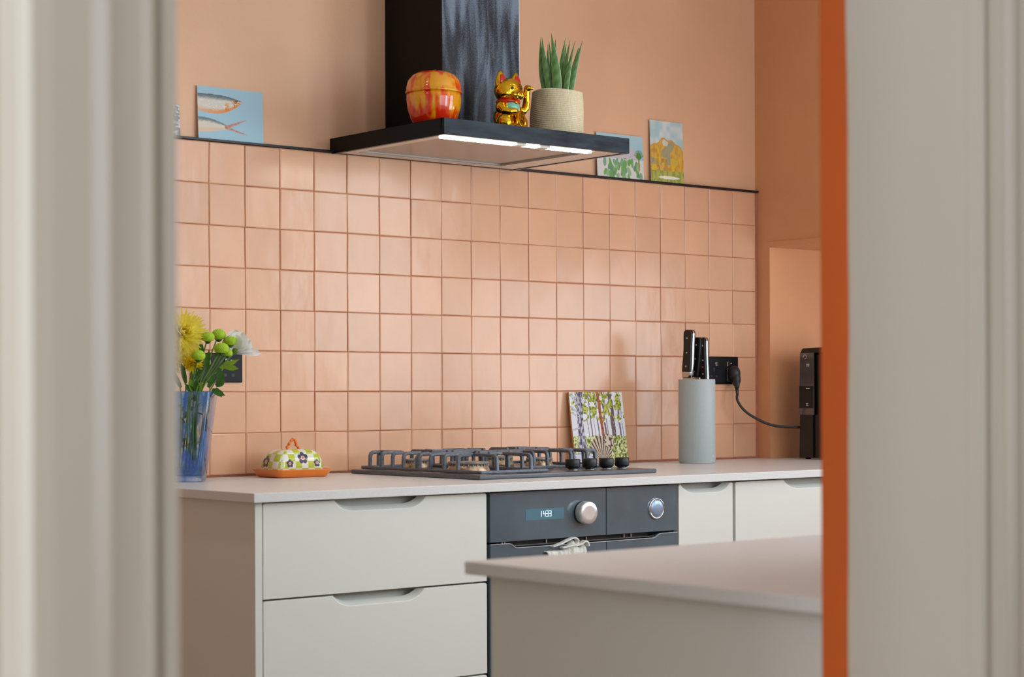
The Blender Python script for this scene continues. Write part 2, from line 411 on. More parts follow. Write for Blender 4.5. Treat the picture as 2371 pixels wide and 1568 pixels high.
# ------------------------------------------------------------ oven
ov = thing('oven', (0, 0, 0), 'black glass built-in oven with steel knob under the hob', 'oven')
MB().box(.3000, .8990, FY+.03, -.05, .30, .8790).build('oven_body', M['ovenblack'], ov)
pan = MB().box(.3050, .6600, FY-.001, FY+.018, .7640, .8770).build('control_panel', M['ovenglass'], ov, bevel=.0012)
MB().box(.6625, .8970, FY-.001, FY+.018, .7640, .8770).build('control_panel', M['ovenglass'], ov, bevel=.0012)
MB().box(.6600, .6625, FY+.0005, FY+.018, .7645, .8765).build('reflection_line', M['ovenblack'], ov)  # line reflected in the glass, built as a dark groove
disp = MB().box(.4090, .5267, FY-.0016, FY-.001, .8095, .8355).build('display', M['display'], ov)
def digits(txt, x0, z0, w, h, gap):
    seg = {'a': (0, 1, 1, 1), 'b': (1, .5, 1, 1), 'c': (1, 0, 1, .5), 'd': (0, 0, 1, 0), 'e': (0, 0, 0, .5), 'f': (0, .5, 0, 1), 'g': (0, .5, 1, .5)}
    on = {'1': 'bc', '4': 'fgbc', '3': 'abcdg'}
    t = .00045
    for ch in txt:
        mb = MB()
        for s in on[ch]:
            a, b, c, d = seg[s]; xx0, xx1 = x0+w*a, x0+w*c; zz0, zz1 = z0+h*b, z0+h*d
            if ch == '1': xx0 = xx1 = x0+w*.5
            mb.box(min(xx0, xx1)-t, max(xx0, xx1)+t, FY-.0021, FY-.0016, min(zz0, zz1)-t, max(zz0, zz1)+t)
        mb.build('digit', M['digit'], disp); x0 += w+gap
digits('1433', .4535, .8170, .0060, .0125, .0030)
def disc_y(prof, cx, cz, n=48):   # lathe around the y axis; prof (r, y)
    mb = MB(); mb.lathe([(r, 0) for r, y in prof], n=n, caps=False); mb.v = []
    for r, y in prof:
        for i in range(n):
            a = 2*PI*i/n; mb.v.append((cx+r*math.cos(a), y, cz+r*math.sin(a)))
    return mb
kn = disc_y([(.0265, FY-.001), (.0265, FY-.006), (.0255, FY-.0062)], .5840, .8215).build('knob_base', M['knob'], ov)
disc_y([(.0255, FY-.004), (.0265, FY-.008), (.0265, FY-.0255), (.0250, FY-.0270), (.0150, FY-.0268), (.0001, FY-.0268)], .5840, .8215).build('knob', mat('knob_steel', (226, 224, 222), .3, metal=.6, var=.05, vscale=30), ov)
disc_y([(.0255, FY-.001), (.0255, FY-.0050), (.0225, FY-.0056), (.0222, FY-.0035)], .8254, .8205).build('button_ring', M['chrome'], ov)
disc_y([(.0220, FY-.002), (.0220, FY-.0045), (.019, FY-.0062), (.01, FY-.0072), (.0001, FY-.0075)], .8254, .8205).build('button', mat('button_blue_steel', (150, 172, 200), .3, metal=.5, var=.03), ov)
# door with dipped handle edge
edge = [(.3050, .7588), (.3560, .7588)]+bez((.3560, .7588), (.3660, .7588), (.3730, .7515), 5)[1:]+bez((.3730, .7515), (.3780, .7480), (.3860, .7478), 4)[1:]+[(.8120, .7485)]+bez((.8120, .7485), (.8220, .7485), (.8290, .7540), 4)[1:]+bez((.8290, .7540), (.8360, .7585), (.8440, .7585), 4)[1:]+[(.8970, .7585)]
for a, b in ((.3050, .6600), (.6625, .8970)):  # door split carries the same reflected line downwards
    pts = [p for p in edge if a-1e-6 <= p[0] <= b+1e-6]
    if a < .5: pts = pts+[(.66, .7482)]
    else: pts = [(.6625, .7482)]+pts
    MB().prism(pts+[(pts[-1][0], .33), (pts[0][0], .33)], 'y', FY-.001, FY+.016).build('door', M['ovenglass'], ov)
MB().bar([(p[0], FY-.0005, p[1]+.0006) for p in edge], .005, .0014, (0, 1, 0)).build('door_edge', mat('satin_line', (190, 196, 202), .4, metal=.3, var=.03), ov)
MB().bar([(.372, FY+.012, .7525), (.830, FY+.012, .7530)], .004, .0016, (0, 1, 0)).build('handle_lip', mat('grey_steel', (120, 122, 126), .35, metal=.8, var=.1), ov)
for x in (.475, .600, .722, .745, .350, .342):
    MB().box(x, x+.003, FY+.004, FY+.012, .7550, .7625).build('vent_pin', M['steel'], ov)

# ------------------------------------------------------------ hob
HX0, HX1, HY0, HY1 = .376, .951, -.5898, -.0599
hob = thing('gas_hob', (0, 0, 0), 'black enamel gas hob with cast iron grates set on the worktop', 'hob')
MB().box(HX0, HX1, HY0, HY1, .9003, .9112).build('hob_plate', M['hob'], hob, bevel=.003)
def grate(xa, xb, ya, yb, label=None, lefty=(), fronts=(), cent=()):
    g = MB(); zb0, zb1, zt = .9125, .9205, .9560; w = .009
    g.box(xa, xb, ya, ya+w, zb0, zb1); g.box(xa, xb, yb-w, yb, zb0, zb1); g.box(xa, xa+w, ya+w, yb-w, zb0, zb1); g.box(xb-w, xb, ya+w, yb-w, zb0, zb1)
    def arm(x, y, dx, dy, L, t=.0085):
        side = (dy, dx, 0) if dx == 0 else (0, 1, 0)
        if dx == 0: side = (1, 0, 0)
        h = zt
        P = [(x, y, zb1-.003), (x+dx*.001, y+dy*.001, h-.010), (x+dx*.003, y+dy*.003, h-.004), (x+dx*.009, y+dy*.009, h-.001), (x+dx*L, y+dy*L, h)]
        g.bar(P, t, .0085, side)
    for y, L in lefty:
        arm(xa+w/2, y, 1, 0, L); arm(xb-w/2, y, -1, 0, L*.85)
    for x, L in fronts:
        arm(x, ya+w/2, 0, 1, L); arm(x, yb-w/2, 0, -1, L*.9)
    for y in cent:
        g.bar([(xa+w/2, y, zb1-.003), (xa+w/2, y, zt-.012), (xa+.012, y, zt-.002), (xb-.012, y, zt-.002), (xb-w/2, y, zt-.012), (xb-w/2, y, zb1-.003)], .008, .008, (0, 1, 0))
    return g.build('grate', M['iron'], hob, bevel=.0022, merge=False)
grate(.394, .604, -.572, -.080, lefty=[(-.1142, .03), (-.165, .062), (-.2112, .035), (-.2568, .055), (-.323, .03), (-.3687, .060), (-.424, .075), (-.478, .045)], fronts=[(.446, .085), (.552, .105)], cent=(-.312,))
grate(.622, .930, -.420, -.080, lefty=[(-.115, .05), (-.160, .09), (-.205, .06), (-.300, .06), (-.340, .09), (-.385, .05)], fronts=[(.690, .05), (.735, .085), (.815, .085), (.870, .05)], cent=(-.250,))
for bx, by, r in ((.468, -.430, .050), (.498, -.180, .030), (.776, -.335, .034), (.776, -.165, .040)):
    b = MB(); b.cur = 0; b.lathe([(r*1.08, .911), (r*1.05, .918), (r*.94, .931), (r*.90, .932)], (bx, by, 0), 40)
    b.build('burner', M['brass'], hob)
    c = MB(); c.lathe([(r*.98, .931), (r*1.02, .934), (r*1.0, .9375), (r*.6, .9385), (r*.3, .9385), (.0001, .938)], (bx, by, 0), 40)
    for k in range(28):
        a = 2*PI*k/28; c.box(bx+r*.985*math.cos(a)-.0012, bx+r*.985*math.cos(a)+.0012, by+r*.985*math.sin(a)-.0012, by+r*.985*math.sin(a)+.0012, .9275, .9315)
    c.build('burner_cap', M['cap'], hob)
for x in (.7455, .8021, .8597, .9136):
    kb = MB().lathe([(.011, .9112), (.012, .9145), (.0175, .9170), (.0188, .9200), (.0188, .9370), (.0178, .9385), (.0001, .9388)], (x, -.500, 0), 36).build('knob', M['knob'], hob)
    MB().lathe([(.0140, .9110), (.0140, .9122), (.011, .9124)], (x, -.500, 0), 30).build('knob_ring', M['chrome'], kb)

# ------------------------------------------------------------ extractor hood
hx0, hx1, hy, hzb, hzt = .3648, .9706, -.4713, 1.7243, 1.7643
hood = thing('extractor_hood', (0, 0, 0), 'black extractor hood with lit strip above the hob', 'extractor hood')
hm = MB(); t = .012
hm.box(hx0, hx1, hy, hy+t, hzb, hzt); hm.box(hx0, hx0+t, hy+t, YW, hzb, hzt); hm.box(hx1-t, hx1, hy+t, YW, hzb, hzt)
hm.box(hx0+t, hx1-t, hy+t, YW, hzb+.012, hzt-.0002); hm.box(hx0+t, hx1-t, -.012, YW, hzb+.001, hzb+.012)
def hoodfront():
    m = mat('hood_front_sheen', (36, 42, 48), .5, var=0, spec=.15, col2=(60, 70, 80), vscale=9, stretch=(1.2, 1, 5)); return m  # bluish reflection put into the colour of the hood's front
hb = hm.build('canopy', M['hoodblack'], hood, bevel=.0012)
MB().box(hx0+.0004, hx1-.0004, hy-.0012, hy, hzb+.0006, hzt-.0006).build('front_strip', hoodfront(), hood)
# underside: steel frame, mesh filter, light strip
u = MB(); zz = hzb+.0015
u.box(hx0+t, hx1-t, hy+t, hy+.036, zz, zz+.0105); u.box(hx0+t, hx1-t, -.052, -.012, zz, zz+.0105)
u.box(hx0+t, hx0+.045, hy+.036, -.052, zz, zz+.0105); u.box(hx1-.085, hx1-t, hy+.036, -.052, zz, zz+.0105)
u.build('underside_frame', M['silver'], hood)
def mesh_filter():
    m = mat('filter_mesh', (150, 140, 130), .35, metal=.8, var=.05); N = m.node_tree.nodes; L = m.node_tree.links
    tc = N.new('ShaderNodeTexCoord'); mp = N.new('ShaderNodeMapping'); mp.inputs['Rotation'].default_value = (0, 0, math.radians(45)); L.new(tc.outputs['Object'], mp.inputs[0])
    w = N.new('ShaderNodeTexChecker'); w.inputs['Scale'].default_value = 260; L.new(mp.outputs[0], w.inputs[0])
    w.inputs['Color1'].default_value = (*lin((214, 206, 196)), 1); w.inputs['Color2'].default_value = (*lin((96, 90, 84)), 1)
    L.new(w.outputs[0], N['Principled BSDF'].inputs['Base Color']); bp = N.new('ShaderNodeBump'); bp.inputs['Distance'].default_value = .0008
    L.new(w.outputs['Fac'], bp.inputs['Height']); L.new(bp.outputs[0], N['Principled BSDF'].inputs['Normal']); return m
MB().box(hx0+.0455, hx1-.0855, hy+.0365, -.0525, zz+.003, zz+.010).build('grease_filter', mesh_filter(), hood)
fr = MB()
for k, d in enumerate((.0, .010)):
    fr.box(hx0+.0455, hx1-.0855, -.058-d, -.055-d, zz-.0005, zz+.006); fr.box(hx1-.091-d, hx1-.088-d, hy+.038, -.055, zz-.0005, zz+.006)
fr.build('filter_frame', mat('satin_edge', (170, 168, 162), .55, metal=.6, var=.05), hood)
for a, b in ((.392, .618), (.648, .694), (.727, .870)):
    MB().box(a, b, -.437, -.417, hzb-.0025, hzb+.0015).build('light_strip', M['led'], hood)
for a, b in ((.618, .648), (.694, .727)):
    MB().box(a, b, -.440, -.414, hzb-.0030, hzb+.0015).build('light_clip', M['silver'], hood)
# chimney: sides kept dark for shade, front coloured with smears and window sheen
cx0, cx1, cy = .542, .797, -.236
MB().box(cx0, cx1, cy+.002, YW, hzt, CEIL-.002).build('chimney', M['hoodblack'], hood)
def smear_sheen():
    m = mat('smeared_steel_sheen', (40, 45, 54), .3, var=0, spec=.3); N = m.node_tree.nodes; L = m.node_tree.links; b = N['Principled BSDF']
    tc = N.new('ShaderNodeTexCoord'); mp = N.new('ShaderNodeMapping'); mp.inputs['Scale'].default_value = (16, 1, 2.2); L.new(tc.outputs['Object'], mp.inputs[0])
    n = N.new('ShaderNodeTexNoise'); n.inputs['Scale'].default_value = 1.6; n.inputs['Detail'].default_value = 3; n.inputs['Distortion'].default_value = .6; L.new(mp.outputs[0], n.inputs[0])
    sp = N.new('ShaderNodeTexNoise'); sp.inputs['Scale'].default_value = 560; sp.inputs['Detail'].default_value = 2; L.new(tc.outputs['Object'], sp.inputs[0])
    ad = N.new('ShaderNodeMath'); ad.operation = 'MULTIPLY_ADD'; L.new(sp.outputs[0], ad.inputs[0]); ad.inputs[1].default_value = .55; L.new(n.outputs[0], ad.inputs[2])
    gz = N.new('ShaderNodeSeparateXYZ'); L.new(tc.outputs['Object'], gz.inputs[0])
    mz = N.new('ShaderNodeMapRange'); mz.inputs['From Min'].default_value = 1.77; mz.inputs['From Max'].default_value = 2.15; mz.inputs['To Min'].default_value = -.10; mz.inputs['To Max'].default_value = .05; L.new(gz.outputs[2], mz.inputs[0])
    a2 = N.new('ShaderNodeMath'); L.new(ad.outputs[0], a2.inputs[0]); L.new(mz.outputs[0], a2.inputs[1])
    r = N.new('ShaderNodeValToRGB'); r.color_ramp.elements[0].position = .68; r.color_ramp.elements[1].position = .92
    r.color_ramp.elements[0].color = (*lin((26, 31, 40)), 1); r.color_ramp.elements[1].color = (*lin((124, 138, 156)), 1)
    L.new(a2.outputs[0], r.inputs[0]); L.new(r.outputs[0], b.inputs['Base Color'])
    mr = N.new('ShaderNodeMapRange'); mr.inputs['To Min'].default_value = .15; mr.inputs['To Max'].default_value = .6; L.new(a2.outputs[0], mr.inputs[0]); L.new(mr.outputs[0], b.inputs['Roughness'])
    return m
MB().box(cx0, cx1, cy, cy+.002, hzt, CEIL-.002).build('chimney_front', smear_sheen(), hood)
MB().box(cx1-.001, cx1+.0004, cy-.0006, cy+.001, hzt, CEIL-.002).build('corner_edge', M['silver'], hood)
HT = hzt+.0003

# ------------------------------------------------------------ apple tin
ap = thing('apple_tin', (.466, -.300, HT), 'red and yellow apple shaped lidded tin on the left corner of the hood', 'tin'); ap.scale = (1, 1, .955)
def apple_mat():
    m = mat('apple_lacquer', (226, 70, 20), .14, coat=.8, var=0); N = m.node_tree.nodes; L = m.node_tree.links; b = N['Principled BSDF']
    tc = N.new('ShaderNodeTexCoord'); mp = N.new('ShaderNodeMapping'); mp.inputs['Scale'].default_value = (1, 1, .07); L.new(tc.outputs['Object'], mp.inputs[0])
    n = N.new('ShaderNodeTexNoise'); n.inputs['Scale'].default_value = 70; n.inputs['Detail'].default_value = 5; L.new(mp.outputs[0], n.inputs[0])
    n2 = N.new('ShaderNodeTexNoise'); n2.inputs['Scale'].default_value = 17; n2.inputs['Detail'].default_value = 2; L.new(tc.outputs['Object'], n2.inputs[0])
    a = N.new('ShaderNodeMath'); a.operation = 'MULTIPLY_ADD'; L.new(n.outputs[0], a.inputs[0]); a.inputs[1].default_value = .9; L.new(n2.outputs[0], a.inputs[2])
    sx = N.new('ShaderNodeSeparateXYZ'); L.new(tc.outputs['Object'], sx.inputs[0])
    g = N.new('ShaderNodeMapRange'); g.inputs['From Min'].default_value = -.01; g.inputs['From Max'].default_value = .06; g.inputs['To Min'].default_value = -.35; g.inputs['To Max'].default_value = .0; L.new(sx.outputs[2], g.inputs[0])
    a2 = N.new('ShaderNodeMath'); L.new(a.outputs[0], a2.inputs[0]); L.new(g.outputs[0], a2.inputs[1])
    r = N.new('ShaderNodeValToRGB'); e = r.color_ramp.elements; e[0].position = .78; e[0].color = (*lin((222, 40, 8)), 1); e[1].position = 1.0; e[1].color = (*lin((240, 164, 16)), 1)
    x = e.new(.88); x.color = (*lin((236, 84, 12)), 1)
    L.new(a2.outputs[0], r.inputs[0]); L.new(r.outputs[0], b.inputs['Base Color']); return m
AM = apple_mat()
MB().lathe([(.040, 0), (.048, .004), (.058, .024), (.0665, .052), (.069, .075), (.069, .094)], n=56).build('tin_body', AM, ap)
lid = MB().lathe([(.0705, .090), (.0712, .0935), (.0712, .0965), (.070, .0975), (.0695, .106), (.066, .122), (.056, .137), (.042, .1455), (.026, .1485), (.012, .1465), (.0001, .1425)], n=56).build('tin_lid', AM, ap)
MB().lathe([(.0709, .0925), (.0716, .0935), (.0709, .0945)], n=56, caps=False).build('rim_line', mat('gold_line', (214, 170, 90), .3, metal=.6, var=.05), lid)
MB().tube([(0, 0, .142), (.001, -.002, .150), (.003, -.004, .154)], [.0035, .0025, .003], 10).build('stem', mat('stem_dark', (60, 80, 40), .5, var=.2), lid)

# ------------------------------------------------------------ lucky cat
cat = thing('beckoning_cat', (.668, -.345, HT), 'shiny gold beckoning cat figurine with red collar on the hood', 'figurine', rz=math.radians(1))
def remesh(o, vs=.0016, sm=6, fac=.6):
    r = o.modifiers.new('remesh', 'REMESH'); r.mode = 'VOXEL'; r.voxel_size = vs; r.use_smooth_shade = True
    s = o.modifiers.new('smooth', 'SMOOTH'); s.iterations = sm; s.factor = fac
c = MB()
c.ball((0, .002, .036), (.040, .034, .040)); c.ball((0, .000, .066), (.034, .028, .026)); c.ball((0, 0, .0145), (.042, .036, .014))
c.ball((-.025, -.018, .024), (.020, .022, .024)); c.ball((.025, -.018, .024), (.020, .022, .024))     # haunches
c.ball((-.020, -.036, .0095), (.012, .014, .009)); c.ball((.020, -.036, .0095), (.012, .014, .009))     # feet
c.ball((0, -.002, .108), (.040, .034, .033), 24, 16)                                                     # head
c.ball((-.022, -.016, .099), (.017, .016, .014)); c.ball((.022, -.016, .099), (.017, .016, .014))      # cheeks
c.ball((0, -.032, .098), (.012, .008, .008)); c.ball((-.008, -.035, .094), (.009, .007, .007)); c.ball((.008, -.035, .094), (.009, .007, .007)); c.ball((0, -.032, .0875), (.008, .006, .004))
c.ball((-.030, -.008, .064), (.014, .016, .016)); c.tube([(-.032, -.012, .064), (-.034, -.026, .052), (-.022, -.036, .050), (-.012, -.038, .052)], [.012, .010, .009, .008], 12)
c.ball((-.011, -.039, .052), (.009, .008, .008))
body = c.build('body', M['gold'], cat, merge=False, fix=False); remesh(body)
for s in (-1, 1):
    e = MB()
    e.tube([(s*.0225, .000, .110), (s*.0235, -.001, .126), (s*.0245, -.001, .138), (s*.0255, -.001, .148), (s*.0262, -.001, .154), (s*.0264, -.001, .1570)], [.0170, .0172, .0145, .0098, .0060, .0020], 20, flat=.60, up0=(0, 1, 0))
    e.build('ear', M['gold'], cat)
    MB().tube([(s*.0230, -.0108, .1240), (s*.0240, -.0100, .1330), (s*.0250, -.0078, .1420), (s*.0258, -.0052, .1490), (s*.0262, -.0038, .1530)], [.0120, .0108, .0078, .0042, .001], 16, flat=.22, up0=(0, 1, 0)).build('inner_ear', M['red'], cat)
    MB().ball((s*.0135, -.0335, .1105), (.0042, .0022, .0042)).build('eye', mat('eye_dark', (40, 34, 12), .2, var=.1), cat)
    MB().bar([(s*.007, -.0375, .118), (s*.014, -.0350, .1205), (s*.020, -.0310, .1185)], .0012, .0014, (0, 1, 0)).build('eyebrow', M['gold'], cat)
MB().ball((0, -.0405, .1000), (.0028, .002, .002)).build('nose', mat('nose_brown', (150, 90, 20), .3, var=.1), cat)
MB().tube([(-.007, -.0415, .0915), (-.003, -.043, .0890), (0, -.0425, .0915), (.003, -.043, .0890), (.007, -.0415, .0915)], .0009, 8).build('mouth', M['handle'], cat)
MB().lathe([(.0290, .0755), (.0325, .0765), (.0330, .0800), (.0315, .0832), (.0280, .0838)], n=40, sy=.9, caps=False).build('collar', M['red'], cat)
MB().ball((0, -.0305, .0755), .0042).build('bell', M['gold'], cat)
bib = MB(); bib.ball((0, -.0040, .066), (.0270, .0280, .0200), 24, 14); bib.v = [(x, min(y, -.004), z if z > .05 else .05) for x, y, z in bib.v]
bib.build('bib', mat('bib_turquoise', (120, 205, 180), .25, coat=.5, var=.05), cat)
coin = thing('coin', (0, 0, 0), None, None); coin.parent = None
bpy.data.objects.remove(coin)
cm = MB(); n = 28
pts = [(.0125*math.cos(2*PI*i/n), .0225*math.sin(2*PI*i/n)) for i in range(n)]
cm.prism(pts, 'y', -.0035, 0)
coin = cm.build('coin', M['gold'], cat, loc=(.006, -.0440, .034), bevel=.001); coin.rotation_euler = (math.radians(-14), math.radians(14), 0)
st = MB()
def stroke(a, b, w=.0010): st.bar([(a[0], -.0040, a[1]), (b[0], -.0040, b[1])], .0010, w, (0, 1, 0))
for a, b in [((-.005, .0155), (.005, .0165)), ((0, .018), (0, .008)), ((-.006, .0115), (.006, .0120)),      # 千
             ((-.006, .0050), (.006, .0055)), ((-.001, .0050), (-.005, -.003)), ((-.001, .0015), (.005, .0015)), ((.005, .0015), (.004, -.0035)),   # 万
             ((-.006, -.0065), (.006, -.0060)), ((-.005, -.0090), (-.005, -.0160)), ((-.005, -.0090), (.005, -.0090)), ((.005, -.0090), (.005, -.0160)), ((0, -.0065), (0, -.0145)), ((-.002, -.0130), (.002, -.0130))]:
    stroke(a, b)
st.build('inscription', M['handle'], coin, merge=False)
a = MB()
a.tube([(.034, -.004, .062), (.046, -.006, .060), (.053, -.008, .070), (.055, -.009, .085), (.054, -.010, .104), (.054, -.012, .115)], [.009, .010, .0105, .0095, .0085, .008], 14)
a.ball((.055, -.014, .119), (.0105, .010, .0085)); 
for k in range(4): a.ball((.0475+k*.005, -.0225, .1195-abs(k-1.5)*.0008), (.0030, .0042, .0042))
paw = a.build('raised_paw', M['gold'], cat, merge=False, fix=False); remesh(paw, .0012, 3)
tl = MB().tube([(.030, .030, .010), (.046, .034, .018), (.050, .028, .032)], [.008, .0075, .005], 12).build('tail', M['gold'], cat)

# ------------------------------------------------------------ potted snake plant
BSC = .93
pl = thing('potted_plant', (.874, -.298, HT), 'spiky snake plant in a cream rope basket on the hood right corner', 'plant')
prof = [(.060, 0), (.066, .001)]; nco = 26
for i in range(nco):
    z = .002+i*.138/nco; base = .0685+.0022*math.sin(i/nco*PI)-(.003*(i/nco)**2); dz = .138/nco
    prof += [(base-.0022, z), (base+.0010, z+dz*.32), (base+.0010, z+dz*.68)]
prof += [(.0660, .1405), (.0640, .1400), (.0630, .130), (.0625, .05)]
pm = MB().lathe(prof, n=72)
r_ = random.Random(2)
pm.v = [(x*(1+.018*math.sin(3*math.atan2(y, x)+z*22)+.008*math.sin(7*math.atan2(y, x)+z*60)), y*(1+.018*math.sin(3*math.atan2(y, x)+z*22)), z+.0022*math.sin(2*math.atan2(y, x)+1.0)*z/.14) for x, y, z in pm.v]
pm.v = [(x, y, z*BSC) for x, y, z in pm.v]
pm.build('basket', M['rope'], pl)
MB().lathe([(.0001, .114), (.060, .112), (.060, .100)], n=32, caps=False).build('soil', M['soil'], pl)
def leaf_mat():
    m = mat('snake_leaf', (70, 110, 50), .32, var=0); N = m.node_tree.nodes; L = m.node_tree.links
    a = N.new('ShaderNodeAttribute'); a.attribute_name = 'Col'; L.new(a.outputs['Color'], N['Principled BSDF'].inputs['Base Color']); return m
LM = leaf_mat()
# camera-right direction and toward-camera direction in the horizontal plane
CR = Vector((.768, -.640, 0)); CF = Vector((-.640, -.768, 0))
def snake_leaf(bx, tx, h, w, depth, bend=0):
    """bx, tx: base and tip offset along CR (m); depth: offset toward the camera"""
    b = CR*bx+CF*depth; tpt = CR*tx+CF*(depth*1.25); n = 14; v = []; f = []; cols = []
    seed = r_.random()*10
    for i in range(n+1):
        t = i/n; p = b.lerp(tpt, t)+CR*(bend*math.sin(PI*t))+Vector((0, 0, .10+(h-.10)*t))
        ww = w/2*(1-t**2.6)*(.8+.35*math.sin(PI*min(1, t*1.1)))+.0002
        for k, (o_, d_) in enumerate(((-1, .10), (-.80, .04), (-.3, -.14), (.3, -.14), (.80, .04), (1, .10))):
            v.append(p+CR*ww*o_-CF*ww*d_*.9)
            band = .5+.5*math.sin(t*46+seed+k*1.3)
            cols.append((206, 214, 176) if k in (0, 5) else (int(72+band*44), int(118+band*40), int(56+band*30)))
        if i:
            for k in range(5): q = (i-1)*6+k; f.append((q, q+1, q+7, q+6))
    mb = MB().add(v, f, True); o = mb.build('leaf', LM, pl, merge=False)
    at = o.data.color_attributes.new('Col', 'FLOAT_COLOR', 'POINT')
    for i, cc in enumerate(cols): at.data[i].color = (*lin(cc), 1)
    s = o.modifiers.new('solid', 'SOLIDIFY'); s.thickness = .0022
P_ = 1/926
for bx, tx, vtop, w, d, be in [(-22, -30, 78, 13, .010, -.006), (-10, -27, 81, 12, .020, -.004), (-16, -12, 90, 8, -.02, -.002), (2, -5, 73, 17, .030, .003), (-4, 6, 80, 10, -.02, 0),
                               (-2, -10, 84, 9, 0, 0), (8, 30, 80, 11, .006, -.005), (12, 33, 88, 9, -.03, -.004), (15, 42, 84, 10, .012, -.005), (18, 53, 90, 10, .020, -.004), (27, 72, 86, 13, .004, -.004), (22, 62, 100, 8, -.01, -.002), (-12, -8, 120, 8, .02, 0)]:
    snake_leaf(bx*P_, (tx-9)*P_, (306-vtop)*P_*1.12, w*P_*1.25, d, be)

# ------------------------------------------------------------ cards on the ledge
def card(name, x0, x1, z1, label, fn, nx, ny, rz=0, z0=1.7331, sag=0, lean=.006, cat='picture'):
    w = x1-x0; h = z1-z0
    t = thing(name, ((x0+x1)/2, .0055-lean, z0), label, cat, rz=rz, rx=-math.atan2(lean, h))
    MB().box(-w/2, w/2, 0, .0016, 0, h).build('card_sheet', M['cardedge'], t)
    grid_art('painting', w*.998, h*.998, nx, ny, fn, M['card'], t, y=-.0003)
    return t
def fish(U, V):
    c = np.zeros(U.shape+(3,))+np.array((166, 205, 222.)); n = vnoise(U, V, 60, 1); n2 = vnoise(U, V*2, 30, 2)
    x = np.clip(U/.735, 0, 1)
    top = .145-.01*np.sin(x*3)+.115*x**3.2; bot = .47+.06*np.sin(np.clip(x*1.3, 0, 1)*PI)-.18*x**4-.045*x
    bot = np.where(x > .78, bot-(x-.78)*.35, bot)
    inside = (U < .735) & (V > top) & (V < bot); s = (V-top)/(bot-top+1e-6)
    f = np.zeros_like(c)+np.array((222, 216, 206.)); f = mixc(f, (108, 128, 136), np.clip((.30-s)/.18+.5*(n-.5), 0, 1)); f = mixc(f, (232, 150, 90), np.clip((s-.72)/.14+.8*(n2-.5), 0, 1)*(.5+.5*np.clip(x*1.6, 0, 1)))
    f = mixc(f, (228, 140, 40), ((U > .42) & (s > .45) & (s < .95) & ((U < .47) | (U > .55)) & (U < .70)).astype(float)*np.clip(n2*2, .4, 1))
    f = mixc(f, (198, 120, 44), (np.hypot((U-.575), (V-.235)*.68) < .032).astype(float)); f = mixc(f, (40, 36, 36), (np.hypot(U-.592, (V-.225)*.68) < .017).astype(float)); f = mixc(f, (235, 235, 235), (np.hypot(U-.590, (V-.22)*.68) < .005).astype(float))
    f = mixc(f, (120, 90, 70), ((np.abs(U-.50-.06*np.sin((s-.2)*3)) < .004) & (s > .15) & (s < .9)).astype(float)*.8)
    f = mixc(f, (90, 96, 100), ((s < .06) | (x > .985)).astype(float)*.8); f = mixc(f, (245, 240, 235), ((n > .78) & (s > .3) & (s < .7)).astype(float)*.7)
    c = np.where(inside[..., None], f, c)
    x = np.clip(U/.46, 0, 1); top = .595+.135*x**1.5-.02*np.sin(x*PI); bot = .885-.10*x**1.6+.0*x
    inside = (U < .46) & (V > top) & (V < bot); s = (V-top)/(bot-top+1e-6)
    f = np.zeros_like(c)+np.array((224, 214, 200.)); f = mixc(f, (112, 130, 138), np.clip((.32-s)/.2+.6*(n-.5), 0, 1)); f = mixc(f, (226, 196, 170), np.clip((s-.6)/.2, 0, 1)*.8)
    c = np.where(inside[..., None], f, c)
    for (a, b), w0 in ((((.43, .755), (.72, .585)), .032), (((.43, .765), (.735, .865)), .026)):
        d, t = seg_dist(U, V, a, b); m = (d < w0*(1-.75*t)).astype(float); c = mixc(c, (206, 150, 130), m*.9); c = mixc(c, (170, 110, 96), m*((vnoise(U, V, 50, 4) > .6)).astype(float)*.6)
    return c
def cactus(U, V):
    c = np.zeros(U.shape+(3,))+np.array((160, 205, 220.)); c = mixc(c, (196, 220, 226), np.clip(1-V*2, 0, 1)*.5)
    c = mixc(c, (202, 198, 205), ((np.hypot((U-.58)/.32, (V-.62)/.40) < 1)).astype(float)); wallm = (V > .55+.02*(U > .8)).astype(float); c = mixc(c, (224, 220, 216), wallm)
    for x, y in ((.6, .55), (.72, .57), (.40, .47)): c = mixc(c, (150, 145, 150), ((abs(U-x) < .03) & (abs(V-y) < .015)).astype(float))
    r = np.random.RandomState(7)
    for k in range(46):
        x = .16+.80*r.rand(); y = .62+.36*r.rand(); h = .05+.08*r.rand(); an = r.uniform(-.5, .5)
        du = (U-x)*1.4; dv = V-y; a = du*math.cos(an)+dv*math.sin(an); b = -du*math.sin(an)+dv*math.cos(an)
        m = ((a/(.035+.02*r.rand()))**2+(b/h)**2 < 1).astype(float); g = [(120, 168, 128), (98, 146, 112), (146, 188, 138), (110, 170, 86)][r.randint(4)]; c = mixc(c, g, m*.92)
    for k in range(16):
        an = -PI/2+(k-7.5)*.14; d, t = seg_dist(U*1.4, V, (.90*1.4, .56), (.90*1.4+.16*math.cos(an), .56+.26*math.sin(an))); c = mixc(c, (86, 136, 62), (d < .011*(1-.6*t)).astype(float))
    d, t = seg_dist(U*1.4, V, (.90*1.4, .58), (.90*1.4, .78)); c = mixc(c, (150, 150, 90), (d < .02).astype(float))
    return c
